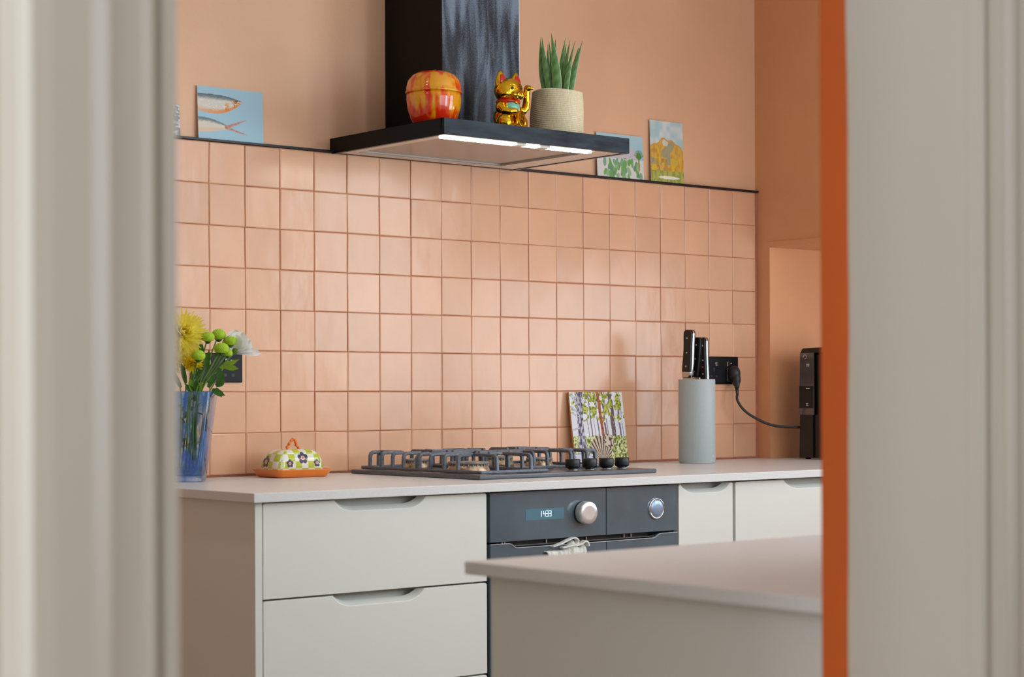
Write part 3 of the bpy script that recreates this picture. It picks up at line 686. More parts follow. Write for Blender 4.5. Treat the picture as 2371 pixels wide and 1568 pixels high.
def mountain(U, V):
    n = vnoise(U, V, 9, 3); n2 = vnoise(U*2, V, 14, 8); c = np.zeros(U.shape+(3,))+np.array((176, 208, 216.)); c = mixc(c, (222, 226, 224), np.clip(n*1.5-.3, 0, 1))
    ridge = .28+.42*np.abs(U-.45)**1.15-.02*np.sin(U*22); ridge = np.where(U > .6, ridge-.05*np.sin((U-.6)*8), ridge)
    m = (V > ridge).astype(float); f = np.zeros_like(c)+np.array((222, 178, 70.)); f = mixc(f, (198, 138, 60), np.clip(n2*2-.9, 0, 1)); f = mixc(f, (156, 160, 140), ((vnoise(U, V*.7, 8, 21) > .62) & (V < .72)).astype(float)*.8); f = mixc(f, (232, 190, 40), ((n > .6) & (V > .6)).astype(float)*.7)
    f = mixc(f, (170, 130, 90), ((V > .62) & (U < .5) & (n2 > .4)).astype(float)*.6); f = mixc(f, (226, 226, 222), (np.hypot((U-.45)/.09, (V-.35)/.06) < 1).astype(float)*.8)
    c = c*(1-m[..., None])+f*m[..., None]; c = mixc(c, (214, 160, 62), ((np.abs(V-ridge) < .012)).astype(float))
    g = (V > .82).astype(float); c = mixc(c, (148, 160, 70), g); c = mixc(c, (180, 182, 90), g*(n2 > .55)); c = mixc(c, (240, 238, 230), ((np.hypot((U-.55)/.32, (V-.925)/.025) < 1)).astype(float))
    return c
def sketch(U, V):
    c = np.zeros(U.shape+(3,))+np.array((205, 205, 210.)); n = vnoise(U+V, V-U, 14, 5); c = mixc(c, (120, 124, 132), (n > .55).astype(float)*.8); c = mixc(c, (245, 245, 245), (n < .3).astype(float)); return c
card('picture_card', -.0300, .1570, 1.8625, 'pale blue card painted with two fish, standing on the ledge left of the hood', fish, 170, 118)
card('picture_card', 1.2870, 1.4720, 1.8605, 'card painted with green cacti and a small palm, behind the right end of the hood', cactus, 130, 92)
card('picture_card', 1.5011, 1.6370, 1.9150, 'tall narrow card painted with a golden mountain, rightmost on the ledge', mountain, 90, 120)
card('picture_card', -.2300, -.0800, 1.8100, 'small grey and white card at the far left of the ledge', sketch, 60, 40)

# ------------------------------------------------------------ forest board behind the hob
def forest(U, V):
    c = np.zeros(U.shape+(3,))+np.array((226, 228, 236.)); n = vnoise(U, V, 26, 11); n2 = vnoise(U, V, 55, 12); n3 = vnoise(U, V, 12, 13)
    for x, w, g in ((.30, .006, (120, 120, 140)), (.36, .010, (110, 100, 110)), (.42, .005, (140, 140, 160)), (.49, .012, (120, 110, 130)), (.62, .016, (120, 90, 80)), (.66, .008, (130, 130, 150)), (.76, .026, (112, 90, 92)), (.80, .012, (96, 74, 72)), (.90, .016, (116, 116, 134)), (.95, .006, (140, 140, 160)), (.12, .006, (120, 120, 150))):
        c = mixc(c, g, (np.abs(U-x-.02*(V-.5)+.004*np.sin(V*20)) < w).astype(float))
    fol = ((n > .42) & (V < .46-.12*n3) & (U > .22)) | ((n > .5) & (V < .3) & (U < .2)); c = mixc(c, (150, 158, 44), fol.astype(float)); c = mixc(c, (196, 200, 96), (fol & (n2 > .6)).astype(float)); c = mixc(c, (90, 104, 40), (fol & (n2 < .28)).astype(float)); c = mixc(c, (232, 236, 240), (fol & (n3 < .32)).astype(float))
    gr = V > .60+.03*n; c = mixc(c, (176, 184, 84), gr.astype(float)); c = mixc(c, (222, 222, 180), (gr & (n2 > .58)).astype(float)); c = mixc(c, (112, 128, 60), (gr & (n2 < .36)).astype(float)); c = mixc(c, (60, 56, 50), (gr & (n2 < .15)).astype(float))
    tr = np.abs(U-.19+.03*np.sin(V*3)) < .055+.09*np.clip(V-.55, 0, 1)**1.3*2; tex = vnoise(U*3, V, 24, 31); c = mixc(c, (112, 106, 124), tr.astype(float)); c = mixc(c, (196, 196, 216), (tr & (tex > .55)).astype(float)); c = mixc(c, (60, 54, 64), (tr & (tex < .25)).astype(float))
    for a, b in (((.15, .30), (.01, .20)), ((.16, .35), (.0, .28)), ((.15, .18), (.05, .02)), ((.18, .15), (.12, .0)), ((.22, .10), (.28, 0)), ((.16, .2), (.0, .02)), ((.14, .50), (.02, .52))):
        d, t = seg_dist(U, V, a, b); c = mixc(c, (70, 70, 90), (d < .009).astype(float)); c = mixc(c, (236, 236, 246), (d < .0045).astype(float))
    d, t = seg_dist(U, V, (.53, 0), (.57, .62)); c = mixc(c, (176, 92, 48), (d < .026).astype(float)); c = mixc(c, (120, 60, 34), ((d < .026) & (n2 < .4)).astype(float))
    cat_ = (np.hypot((U-.50)/.20, (V-.82)/.21) < 1) | (np.hypot((U-.66)/.10, (V-.70)/.115) < 1); ang = np.arctan2(V-.98, U-.52); st = np.sin(ang*34) > .25
    c = mixc(c, (206, 184, 160), cat_.astype(float)); c = mixc(c, (62, 50, 46), (cat_ & st).astype(float)); hd = (np.hypot((U-.66)/.085, (V-.69)/.10) < 1); c = mixc(c, (214, 196, 176), hd.astype(float)); c = mixc(c, (70, 56, 50), (hd & (vnoise(U, V, 40, 77) > .62)).astype(float))
    rt = (V > .86) & (U < .34) & (vnoise(U, V*4, 12, 51) > .4); c = mixc(c, (206, 206, 226), rt.astype(float)); c = mixc(c, (50, 46, 56), ((V > .86) & (U < .34) & (vnoise(U, V*4, 12, 51) < .25)).astype(float))
    return c
w_, h_ = .206, .2085
fb = thing('picture_board', (1.2645, -.0360, .9004), 'square board printed with a forest scene leaning on the tiles behind the hob knobs', 'picture', rx=-math.atan2(.030, h_))
MB().box(-w_/2, w_/2, -.0055, 0, 0, h_).build('board', M['boardedge'], fb, bevel=.0006)
grid_art('print', w_*.996, h_*.996, 200, 200, forest, M['canvas'], fb, y=-.0058)

# ------------------------------------------------------------ knife block and knives
kb = thing('knife_block', (1.5225, -.1650, .9004), 'grey-blue cylindrical knife block right of the forest picture', 'knife block')
rb = .0535
MB().lathe([(rb*.955, 0), (rb*.965, .003), (rb, .006), (rb, .2395), (rb*.985, .2425), (rb*.94, .2425), (rb*.93, .2400), (rb*.93, .16)], n=64, caps=True).build('block_body', M['blockgrey'], kb)
MB().lathe([(.0001, .2340), (rb*.925, .2335), (rb*.925, .12)], n=40, caps=False).build('bristle_insert', mat('bristles', (30, 30, 32), .8, var=.5, vscale=900, bump=.003, bscale=700), kb)
tx = MB()
def on_cyl(ang, z, w, h):
    a = ang; n_ = Vector((math.cos(a), math.sin(a), 0)); s_ = Vector((-math.sin(a), math.cos(a), 0)); p = n_*(rb+.0002)+Vector((0, 0, z))
    tx.add([p-s_*w/2, p+s_*w/2, p+s_*w/2+Vector((0, 0, h)), p-s_*w/2+Vector((0, 0, h))], [(0, 1, 2, 3)])
for k, wd in enumerate((.0016, .001, .0016)): on_cyl(math.radians(-78)+k*.042, .0225, wd, .0016)
for k in range(5): on_cyl(math.radians(-78)+k*.036, .0185, .0013, .0018)
tx.build('lettering', M['whitepl'], kb, merge=False, fix=False)
def knife(cx, cy, z0, L, w, th, label, rz, ry, bolster=True, red=False, curve=.1):
    """local x = from edge to spine, y = thickness, z up along the handle; origin where the handle starts"""
    k = thing('kitchen_knife', (cx, cy, z0), label, 'knife', 'knives in the knife block', rz=rz, ry=ry)
    prof = []; n = 12
    def sp(t): return w*.5*(.90+.10*math.cos(t*PI*1.2))+w*curve*math.sin(t*PI*.9)*.6+w*curve*1.1*t*t      # spine side
    def ed(t): return -w*.5*(.92+.08*math.cos(t*PI*2))+w*curve*.5*t*t
    z_ = lambda t: L*t
    out = [(sp(t/n), z_(t/n)) for t in range(n)]+[(sp(1)-.002, L-.004), (sp(1)-.008, L)]+[(ed(1)+.008, L-.0005), (ed(1)+.001, L-.006)]+[(ed(t/n), z_(t/n)) for t in range(n-1, -1, -1)]
    MB().prism([(x+(.0004 if x > 0 else -.0004), z) for x, z in out], 'y', -.0030, .0030).build('tang', M['chrome'], k)
    inn = [(x*(1.0) - (0 if x > 0 else 0), z) for x, z in out]
    for s in (-1, 1):
        sc = [(x-.0006 if x > 0 else x+.0006, z) for x, z in out]
        h = MB().prism(sc, 'y', s*.0030, s*th/2).build('handle_scale', M['handle'], k, bevel=.0035, seg=3)
        for t in (.14, .46, .80):
            xm = (sp(t)+ed(t))/2
            disc_y([(.0026, s*(th/2-.001)), (.0026, s*(th/2+.0004)), (.0001, s*(th/2+.0006))], xm, L*t, 16).build('rivet', M['brass'] if False else M['steel'], h)
        if red and s == 1: pass
        if red:
            disc_y([(.0030, s*(th/2-.001)), (.0030, s*(th/2+.0005)), (.0001, s*(th/2+.0007))], (sp(.3)+ed(.3))/2, L*.30, 20).build('red_emblem', M['red'], h)
    if bolster:
        MB().prism([(sp(0), 0), (sp(0), .003), (ed(0), .004), (ed(0), -.004), (ed(0)+.002, -.016), (sp(0)-.006, -.016), (sp(0)-.001, -.008)], 'y', -th*.46, th*.46).build('bolster', M['steel'], k, bevel=.003, seg=3)
    MB().prism([(w*.46, -.004), (-w*.50, -.004), (-w*.62, -.030), (-w*.62, -.150), (-w*.2, -.19), (w*.46, -.20)] if bolster else [(w*.40, .001), (-w*.40, .001), (-w*.40, -.09), (w*.3, -.14)], 'y', -.0011, .0011).build('blade', M['steel'], k)
    return k
RZ = math.atan2(-1, .05)
def onp(u, y):  # keep readable: u offset across the view from the block centre
    return (1.5225+CR.x*u+CF.x*y, -.1650+CR.y*u+CF.y*y)
x, y = onp(-.0260, .004); knife(x, y, 1.1630, .1240, .0330, .0215, 'largest black riveted knife with steel bolster, leftmost in the block', RZ, math.radians(3), True)
x, y = onp(-.0020, -.012); knife(x, y, 1.1490, .1170, .0300, .0205, 'shorter black handled knife in the middle of the block', RZ, math.radians(4), False, curve=.25)
x, y = onp(.0235, .004); knife(x, y, 1.1400, .1250, .0240, .0195, 'slim black knife with a red emblem, rightmost in the block', RZ, math.radians(1.5), False, red=True, curve=-.15)

# ------------------------------------------------------------ sockets, plug and cable
def socket(x0, x1, z0, z1, label):
    s = thing('wall_socket', ((x0+x1)/2, -.0012, (z0+z1)/2), label, 'socket'); w = (x1-x0)/2; h = (z1-z0)/2
    MB().box(-w, w, -.0045, 0, -h, h).build('plate', M['socket'], s, bevel=.002)
    for sx in (-1, 1):
        px = sx*w*.47
        MB().box(px-.0045-sx*.009, px+.0045-sx*.009, -.0085, -.004, h*.30, h*.62).build('rocker_switch', M['chrome'], s, bevel=.001)
        hl = MB(); hl.box(px-.002, px+.002, -.0049, -.0044, -.002, .008)
        for q in (-1, 1): hl.box(px+q*.011-.0032, px+q*.011+.0032, -.0049, -.0044, -.020, -.0155)
        hl.build('pin_hole', M['ovenblack'], s, merge=False)
        fr = MB()
        for q in (-1, 1): fr.box(px+q*.011-.0040, px+q*.011+.0040, -.0047, -.0043, -.0210, -.0147)
        fr.box(px-.003, px+.003, -.0047, -.0043, -.003, .009); fr.build('hole_rim', M['rubber'], s, merge=False)
        mk = MB()
        for q in range(3): mk.box(px+.004+q*.002, px+.0053+q*.002, -.0047, -.0044, h*.50, h*.55)
        mk.build('marking', M['whitepl'], s, merge=False)
    for sx in (-1, 1): disc_y([(.0018, -.0044), (.0018, -.0049), (.0001, -.0049)], sx*w*.8, 0, 12).build('screw', M['rubber'], s)
    return s
socket(1.7190, 1.8640, 1.1297, 1.2139, 'black double wall socket with a plug in it, behind the knife block')
socket(-.0555, .0897, 1.1333, 1.2060, 'black double wall socket partly hidden behind the flowers')
pg = thing('plug', (1.8300, -.0062, 1.1560), 'black mains plug in the right hand socket', 'plug'); pg.scale = (1.15, 1.1, 1.15)
pp = MB(); pp.ball((0, -.013, .006), (.017, .018, .021), 20, 14); pp.ball((-.001, -.021, -.010), (.0125, .014, .020), 20, 14); pp.ball((-.003, -.026, -.025), (.0075, .008, .014), 16, 10)
po = pp.build('plug_body', M['rubber'], pg, merge=False, fix=False); remesh(po, .0015, 5)
MB().box(-.0175, .0175, -.004, .0008, -.016, .022).build('plug_base', M['rubber'], pg, bevel=.003)
ck = MB().tube([(-.004, -.027, -.034), (-.005, -.029, -.044), (-.006, -.031, -.052)], [.0050, .0042, .0036], 12).build('strain_relief', M['rubber'], pg)
def catmull(P, n=8):
    P = [Vector(p) for p in P]; Q = [P[0]]+P+[P[-1]]; out = []
    for i in range(1, len(Q)-2):
        for k in range(n):
            t = k/n; out.append(.5*((2*Q[i])+(-Q[i-1]+Q[i+1])*t+(2*Q[i-1]-5*Q[i]+4*Q[i+1]-Q[i+2])*t*t+(-Q[i-1]+3*Q[i]-3*Q[i+1]+Q[i+2])*t**3))
    return out+[P[-1]]
tag(MB().tube(catmull([(1.8235, -.0395, 1.0980), (1.8190, -.043, 1.0830), (1.8280, -.052, 1.0600), (1.8470, -.062, 1.0400), (1.8730, -.078, 1.0220), (1.8990, -.095, 1.0080), (1.9300, -.112, 1.0000), (1.9680, -.140, .9975), (1.9960, -.150, .9970)]), .0041, 12).build('power_cable', M['rubber']), 'black power cable sagging from the plug to the coffee machine', 'cable')

# ------------------------------------------------------------ coffee machine in the bay
cmx = thing('coffee_machine', (1.9780, -.1900, .9004), 'slim black coffee machine with a button panel, beside the orange door jamb', 'coffee machine')
def pris(pts, a, b): return MB().prism(pts, 'x', a, b)
MB().box(.004, .20, -.150, .036, .004, .3220).build('machine_body', M['machine'], cmx, bevel=.006)
for xx, yy in ((.02, .02), (.02, -.13), (.18, .02), (.18, -.13)): MB().lathe([(.008, 0), (.008, .0045)], (xx, yy, 0), 16).build('foot', M['rubber'], cmx)
MB().prism([(-.018, .004), (.036, .004), (.0280, .3240), (-.018, .3240)], 'x', -.003, .004).build('lower_panel', M['machine'], cmx, bevel=.001)
gp = MB(); gp.prism([(-.026, .1350), (.0325, .1350), (.0285, .3240), (-.026, .3240)], 'x', -.006, -.0032)
gp = gp.build('button_panel', M['machgloss'], cmx)
MB().box(-.0066, -.0060, -.0245, .0320, .1550, .2230).build('dark_band', M['ovenblack'], gp)
MB().prism([(-.06, .3225), (.031, .3225), (.020, .3380), (-.06, .3400)], 'x', -.006, .20).build('lid', M['machine'], cmx, bevel=.003)
icons = MB()
for z, pl_ in ((.2875, 2), (.2830, 1)):
    for q in range(3): icons.box(-.0069, -.0062, -.009+q*.004, -.0065+q*.004, z, z+.0018)
icons.box(-.0069, -.0062, -.010, .004, .2140, .2165)
for q in range(2): icons.box(-.0069, -.0062, -.004, .004, .1680-q*.005, .1705-q*.005)
for k in range(10):
    a0 = 2*PI*k/12; icons.box(-.0069, -.0062, .008+.006*math.cos(a0)-.0007, .008+.006*math.cos(a0)+.0007, .3120+.006*math.sin(a0)-.0007, .3120+.006*math.sin(a0)+.0007)
icons.build('button_icons', M['whitepl'], gp, merge=False)

# ------------------------------------------------------------ butter dish
bd = thing('butter_dish', (.1665, -.110, .9004), 'ceramic butter dish, flower-patterned dome lid on an orange tray left of the hob', 'butter dish')
def rrect(hw, hd, r, z, n=6):
    P = []
    for cx, cy, a0 in ((hw-r, hd-r, 0), (-hw+r, hd-r, 90), (-hw+r, -hd+r, 180), (hw-r, -hd+r, 270)):
        for k in range(n+1): a = math.radians(a0+90*k/n); P.append((cx+r*math.cos(a), cy+r*math.sin(a), z))
    return P
def loft(rings, smooth=True, cap0=True, cap1=True):
    n = len(rings[0]); mb = MB(); v = [p for r in rings for p in r]; f = []
    for k in range(len(rings)-1):
        for i in range(n): j = (i+1) % n; f.append((k*n+i, k*n+j, (k+1)*n+j, (k+1)*n+i))
    mb.add(v, f, smooth)
    if cap0: mb.f.append(tuple(range(n))[::-1]); mb.sm.append(False); mb.mi.append(0)
    if cap1: mb.f.append(tuple(range((len(rings)-1)*n, len(rings)*n))); mb.sm.append(smooth); mb.mi.append(0)
    return mb
loft([rrect(.070, .050, .014, 0), rrect(.074, .054, .016, .002), rrect(.083, .062, .018, .0175), rrect(.084, .063, .018, .0195), rrect(.082, .061, .017, .0195), rrect(.074, .053, .015, .008), rrect(.04, .03, .012, .007)]).build('tray', M['orangeglaze'], bd)
rings = []; NZ = 80
for i in range(NZ+1):
    t = i/NZ; z = .0185+.050*math.sin(t*PI/2)**.9 if t < 1 else .0685
    s = math.cos(t*PI/2)**.42 if t < 1 else .02
    hw = .0705*(1-.05*t)*max(s, .05); hd = .0455*(1-.05*t)*max(s, .05); rings.append(rrect(hw, hd, min(.020, hd*.45), z, 16))
# densify straight sides for the pattern
def dens(ring, m=440):
    L = [0]; n = len(ring)
    for i in range(n): a = ring[i]; b = ring[(i+1) % n]; L.append(L[-1]+math.dist(a, b))
    out = []; k = 0
    for j in range(m):
        d = L[-1]*j/m
        while L[k+1] < d: k += 1
        t = (d-L[k])/(L[k+1]-L[k]+1e-12); a = ring[k]; b = ring[(k+1) % n]; out.append(tuple(a[q]+(b[q]-a[q])*t for q in range(3)))
    return out
lidm = loft([dens(r) for r in rings], cap0=False)
lo = lidm.build('lid', vcmat('painted_ceramic', .14, coat=.6), bd, merge=False)
FL = [('f', -.052+.070, .047, .0135), ]
flowers = [('y', -.0350, .034, .0105), ('y', .0040, .047, .0150), ('y', .0440, .034, .0100), ('x', .0120, .038, .0145), ('x', .040, .030, .010), ('y2', 0, .04, .013)]
def lidcol(x, y, z):
    front = (-y/.0455) > (abs(x)/.0655); 
    p, tag_ = (x, 'y') if front else (y, 'x')
    if x > 0 and not front: tag_ = 'r'
    chk = (math.floor((p+.5)/.0185)+math.floor((z-.004)/.0175)) % 2
    c = (190, 202, 62) if chk else (236, 236, 222)
    for t_, u, zz_, r in flowers:
        if t_ != tag_: continue
        dx, dz = p-u, z-zz_; d = math.hypot(dx, dz); a = math.atan2(dz, dx)
        if d < r*(.62+.38*abs(math.cos(2.5*(a-PI/2)))**.6): c = (42, 48, 84) if tag_ == 'y' else (44, 34, 48)
        if d < r*.36: c = (238, 226, 222)
        if d < r*.26: c = (224, 110, 84)
    return c
vcolor(lo, lidcol)
hd_ = catmull([(-.017, -.004, .0665), (-.013, .001, .0740), (-.006, -.003, .0860), (.001, 0, .0915), (.008, -.003, .0880), (.012, .001, .0790), (.018, -.002, .0705), (.020, 0, .0670)])
MB().tube(hd_, [.0036+.0009*math.sin(i*1.1) for i in range(len(hd_))], 10).build('loop_handle', M['orangeglaze'], bd)

# ------------------------------------------------------------ vase
VC = Vector((-.1500, -.150, .9004)); VRZ = math.atan2(.768, .64)-PI/2
vs = thing('glass_vase', VC, 'tall tapered blue swirled glass vase at the left end of the worktop', 'vase', rz=math.radians(-39))
def vase_glass():
    m = mat('blue_glass', (150, 190, 240), .06, var=0); N = m.node_tree.nodes; L = m.node_tree.links; b = N['Principled BSDF']
    b.inputs['Transmission Weight'].default_value = .8; b.inputs['IOR'].default_value = 1.45
    tc = N.new('ShaderNodeTexCoord'); mp = N.new('ShaderNodeMapping'); mp.inputs['Rotation'].default_value = (.5, .5, .6); mp.inputs['Scale'].default_value = (1, 1, .45); L.new(tc.outputs['Object'], mp.inputs[0])
    n = N.new('ShaderNodeTexNoise'); n.inputs['Scale'].default_value = 34; n.inputs['Detail'].default_value = 3; n.inputs['Distortion'].default_value = 1.4; L.new(mp.outputs[0], n.inputs[0])
    r = N.new('ShaderNodeValToRGB'); e = r.color_ramp.elements; e[0].position = .40; e[0].color = (*lin((110, 158, 248)), 1); e[1].position = .60; e[1].color = (*lin((240, 248, 255)), 1); x = e.new(.49); x.color = (*lin((150, 205, 250)), 1)
    L.new(n.outputs[0], r.inputs[0]); L.new(r.outputs[0], b.inputs['Base Color'])
    mr = N.new('ShaderNodeMapRange'); mr.inputs['From Min'].default_value = .35; mr.inputs['From Max'].default_value = .6; mr.inputs['To Min'].default_value = .7; mr.inputs['To Max'].default_value = 1.0
    L.new(n.outputs[0], mr.inputs[0]); L.new(mr.outputs[0], b.inputs['Transmission Weight']); return m
VG = vase_glass()
H_ = .2105
def vr(hw, z): return rrect(hw, hw, hw*.16, z, 4)
loft([vr(.0370, 0), vr(.0385, .002), vr(.0630, H_-.002), vr(.0622, H_), vr(.0590, H_), vr(.0582, H_-.003), vr(.0345, .016), vr(.020, .0145)]).build('vase_body', VG, vs)
VM = Matrix.Translation(VC)

# ------------------------------------------------------------ flowers: each stem with its head is a thing of its own
def stem_pts(head, foot_r, ang):
    h = Vector(head); f = VC+Vector((foot_r*math.cos(ang), foot_r*math.sin(ang), .024)); neck = VC+Vector((0, 0, H_-.01)); d = Vector((h.x-VC.x, h.y-VC.y, 0)); 
    neck += d*min(.32, .030/max(d.length, .001))
    return catmull([f, neck, neck.lerp(h, .55)+Vector((0, 0, .006)), h], 6)
def flower(name, head, label, ang, group=None, r=.0018, foot=.02):
    t = thing(name, VC, label, 'flower', group)
    P = [p-VC for p in stem_pts(head, foot, ang)]
    MB().tube(P, r, 8).build('stem', M['stem'], t)
    return t, Vector(head)-VC
def petal(mb, c, d, L, w, up, cup=.25, n=5, tipw=.3, droop=0):
    """a lens shaped petal from c along d; up = its upper side"""
    d = d.normalized(); s = d.cross(up).normalized(); u2 = s.cross(d).normalized(); v = []; f = []
    for i in range(n+1):
        t = i/n; ww = w/2*(math.sin(PI*(.12+.80*t))**.7)*(1 if t < .7 else 1-(t-.7)/.3*(1-tipw)); p = c+d*L*t+u2*(cup*L*t*t-droop*L*t*t*t)
        v += [p-s*ww+u2*ww*.35, p, p+s*ww+u2*ww*.35]
        if i:
            for k in range(2): q = (i-1)*3+k; f.append((q, q+1, q+4, q+3))
    mb.add(v, f, True)
def petal_mat(name, col, var=.05):
    m = mat(name, col, .5, var=var, vscale=60); b = m.node_tree.nodes['Principled BSDF']
    b.inputs['Subsurface Weight'].default_value = .25; b.inputs['Subsurface Radius'].default_value = (.01, .01, .004); b.inputs['Subsurface Scale'].default_value = .5
    return m
M['yellow'] = petal_mat('petal_yellow_soft', (255, 246, 120), .02); M['petalwhite'] = petal_mat('petal_white_soft', (255, 254, 250), .02); M['yellowc'] = petal_mat('petal_yellow_core', (255, 226, 40))
def mum(t, c, R, axis, m, mc, seed, dens_=1.0, w=.0080):
    r = random.Random(seed); ax = Vector(axis).normalized(); a1 = ax.orthogonal().normalized(); a2 = ax.cross(a1); mb = MB()
    for ring, (el, nn, L) in enumerate(((-34, 18, .92), (-16, 24, 1.0), (2, 26, 1.02), (18, 26, .97), (33, 24, .88), (47, 20, .78), (60, 15, .66), (72, 10, .52))):
        for k in range(int(nn*dens_)):
            a = 2*PI*(k+.5*ring+r.uniform(-.25, .25))/int(nn*dens_); e = math.radians(el+r.uniform(-8, 8)); d = (a1*math.cos(a)+a2*math.sin(a))*math.cos(e)+ax*math.sin(e)
            petal(mb, c+d*R*.10, d, R*L*r.uniform(.86, 1.05), w*r.uniform(.85, 1.15), ax, cup=.10, droop=.15 if el < 0 else -.1)
    mb.build('petals', m, t, merge=False, fix=False)
    q = MB()
    for k in range(46):
        e = math.radians(r.uniform(50, 90)); a = r.uniform(0, 2*PI); d = (a1*math.cos(a)+a2*math.sin(a))*math.cos(e)+ax*math.sin(e); petal(q, c+d*R*.15, d, R*.32, w*.5, ax, n=3)
    q.build('flower_centre', mc, t, merge=False, fix=False)
def translucent(m, k):
    nt = m.node_tree; b = nt.nodes['Principled BSDF']; out = [n for n in nt.nodes if n.type == 'OUTPUT_MATERIAL'][0]
    t = nt.nodes.new('ShaderNodeBsdfTranslucent'); mx = nt.nodes.new('ShaderNodeMixShader'); mx.inputs[0].default_value = k
    bc = b.inputs['Base Color']
    if bc.is_linked: nt.links.new(bc.links[0].from_socket, t.inputs[0])
    else: t.inputs[0].default_value = bc.default_value
    b.inputs['Subsurface Weight'].default_value = 0
    nt.links.new(b.outputs[0], mx.inputs[1]); nt.links.new(t.outputs[0], mx.inputs[2]); nt.links.new(mx.outputs[0], out.inputs[0])
for k_ in ('yellow', 'yellowc', 'ochre', 'petalwhite'): translucent(M[k_], .12 if k_ == 'petalwhite' else .6)
for k_ in ('leaf', 'leaf2'): translucent(M[k_], .3)
TOCAM = Vector((-.62, -.75, .2))
t, h = flower('chrysanthemum', (-.1640, -.1520, 1.2470), 'large pale yellow chrysanthemum at the top left of the vase', 2.4)
mum(t, h, .054, (-.20, -.85, .30), M['yellow'], M['yellowc'], 1, 1, .0105)
for k, (dx, dz) in enumerate(((.012, -.050), (.030, -.044))):   # two drooping outer petals
    mb = MB(); petal(mb, h+CR*dx+CF*.022+Vector((0, 0, -.018)), CR*(dx*.6+.004)+Vector((0, 0, dz)), .036, .0085, CF); mb.build('petal', M['yellow'], t, merge=False, fix=False)
t, h = flower('chrysanthemum', (-.1900, -.1300, 1.1930), 'second yellow chrysanthemum, hanging lower, half hidden by the door frame', 3.0)
mum(t, h, .046, (-.5, -.70, -.05), M['yellow'], M['yellowc'], 2, .8, .0115)
mb = MB(); petal(mb, h+CR*.010+CF*.02, CR*.04+Vector((0, 0, .010)), .046, .012, CF); mb.build('petal', M['yellow'], t, merge=False, fix=False)
t, h = flower('chrysanthemum', (-.1480, -.1750, 1.1780), 'small deep yellow flower under the green buttons', 4.0)
mum(t, h, .024, (-.3, -.6, -.45), M['ochre'], M['ochre'], 3, .7, .0065)
mb = MB(); petal(mb, h+Vector((0, 0, .002)), Vector((0, 0, 1))+CR*.1, .030, .016, CF); petal(mb, h+Vector((0, 0, .002)), Vector((0, 0, 1))+CR*.7, .026, .014, CF); mb.build('petal', M['ochre'], t, merge=False, fix=False)
def pompom(head, rad, label, ang, seed):
    t, h = flower('green_pompom', head, label, ang, 'green pompom flowers in the vase'); r = random.Random(seed); mb = MB()
    mb.ball(h, (rad*.86, rad*.86, rad*.70), 20, 12); N_ = 230; ga = PI*(3-math.sqrt(5))
    for k in range(N_):
        z = 1-2*(k+.5)/N_
        if z < -.62: continue
        rr = math.sqrt(1-z*z); a = k*ga; d = Vector((rr*math.cos(a), rr*math.sin(a), z*.82)); s = rad*.105
        p = h+d*rad*.90; n_ = d.normalized(); q1 = n_.orthogonal().normalized(); q2 = n_.cross(q1)
        mb.add([p+q1*s-n_*s, p+q2*s-n_*s, p-q1*s-n_*s, p-q2*s-n_*s, p+n_*s*1.15], [(0, 1, 4), (1, 2, 4), (2, 3, 4), (3, 0, 4)], True)
    mb.build('flower_head', M['lime'], t, merge=False, fix=False)
    cal = MB(); cal.lathe([(.002, -rad*.95), (rad*.30, -rad*.80), (rad*.52, -rad*.60)], h, 14, caps=False); cal.build('calyx', M['leaf'], t)
pompom((-.1120, -.1800, 1.2380), .0165, 'lime green pompom tucked against the large yellow chrysanthemum', 5.0, 1)
pompom((-.0720, -.1620, 1.2445), .0180, 'highest lime green pompom, in the middle of the bouquet', 5.6, 2)
pompom((-.0500, -.1800, 1.2300), .0165, 'lime green pompom touching the white flower', .2, 3)
pompom((-.0926, -.2096, 1.2110), .0180, 'lime green pompom in front, below the topmost one', .8, 4)
pompom((-.0610, -.1850, 1.2010), .0120, 'small lime green bud low beside the white flower', 1.2, 5)
pompom((-.1601, -.2184, 1.1935), .0170, 'lowest lime green pompom, at the left above the vase rim', 4.4, 6)
pompom((-.1050, -.1650, 1.1780), .0085, 'tiny dark green bud among the stems in the bouquet centre', 4.9, 7)
# white flower
t, h = flower('white_lisianthus', (-.0330, -.1720, 1.2050), 'white open flower at the right of the bouquet', .5, r=.002)
def wpet(d, L, w, up, cup, dz=0, n=9, ruf=.0):
    d = Vector(d).normalized(); up = Vector(up); s = d.cross(up).normalized(); u2 = s.cross(d).normalized(); v = []; f = []; m_ = 8
    for i in range(n+1):
        t_ = i/n; ww = w/2*math.sin(PI*(.10+.72*t_))**.8*(1 if t_ < .82 else math.sqrt(max(.05, 1-((t_-.82)/.2)**2)))
        for k in range(m_+1):
            q = -1+2*k/m_; p = h+d*L*t_+u2*(cup*L*math.sin(t_*PI*.55))+s*ww*q+u2*ww*.55*q*q+u2*ruf*math.sin(q*7+t_*5)*t_; v.append(p)
        if i:
            for k in range(m_): a_ = (i-1)*(m_+1)+k; f.append((a_, a_+1, a_+m_+2, a_+m_+1))
    MB().add(v, f, True).build('petal', M['petalwhite'], t, merge=False, fix=False)
Z = Vector((0, 0, 1))
wpet(Z*1.0-CR*.05, .052, .036, CF, -.15); wpet(Z*.8+CR*.35, .050, .040, CF, .25, ruf=.002); wpet(Z*.55+CR*.75, .046, .036, CF*1-Z*.2, .15, ruf=.003); wpet(Z*.9+CR*.10, .040, .036, CF, .45, ruf=.001)
wpet(CR*1.0+Z*.12, .044, .024, Z+CF*.4, .08, ruf=.001); wpet(CR*.95-Z*.05+CF*.2, .046, .022, Z*.8+CF*.8, .10); wpet(Z*.75-CR*.5, .040, .030, CF, .2)
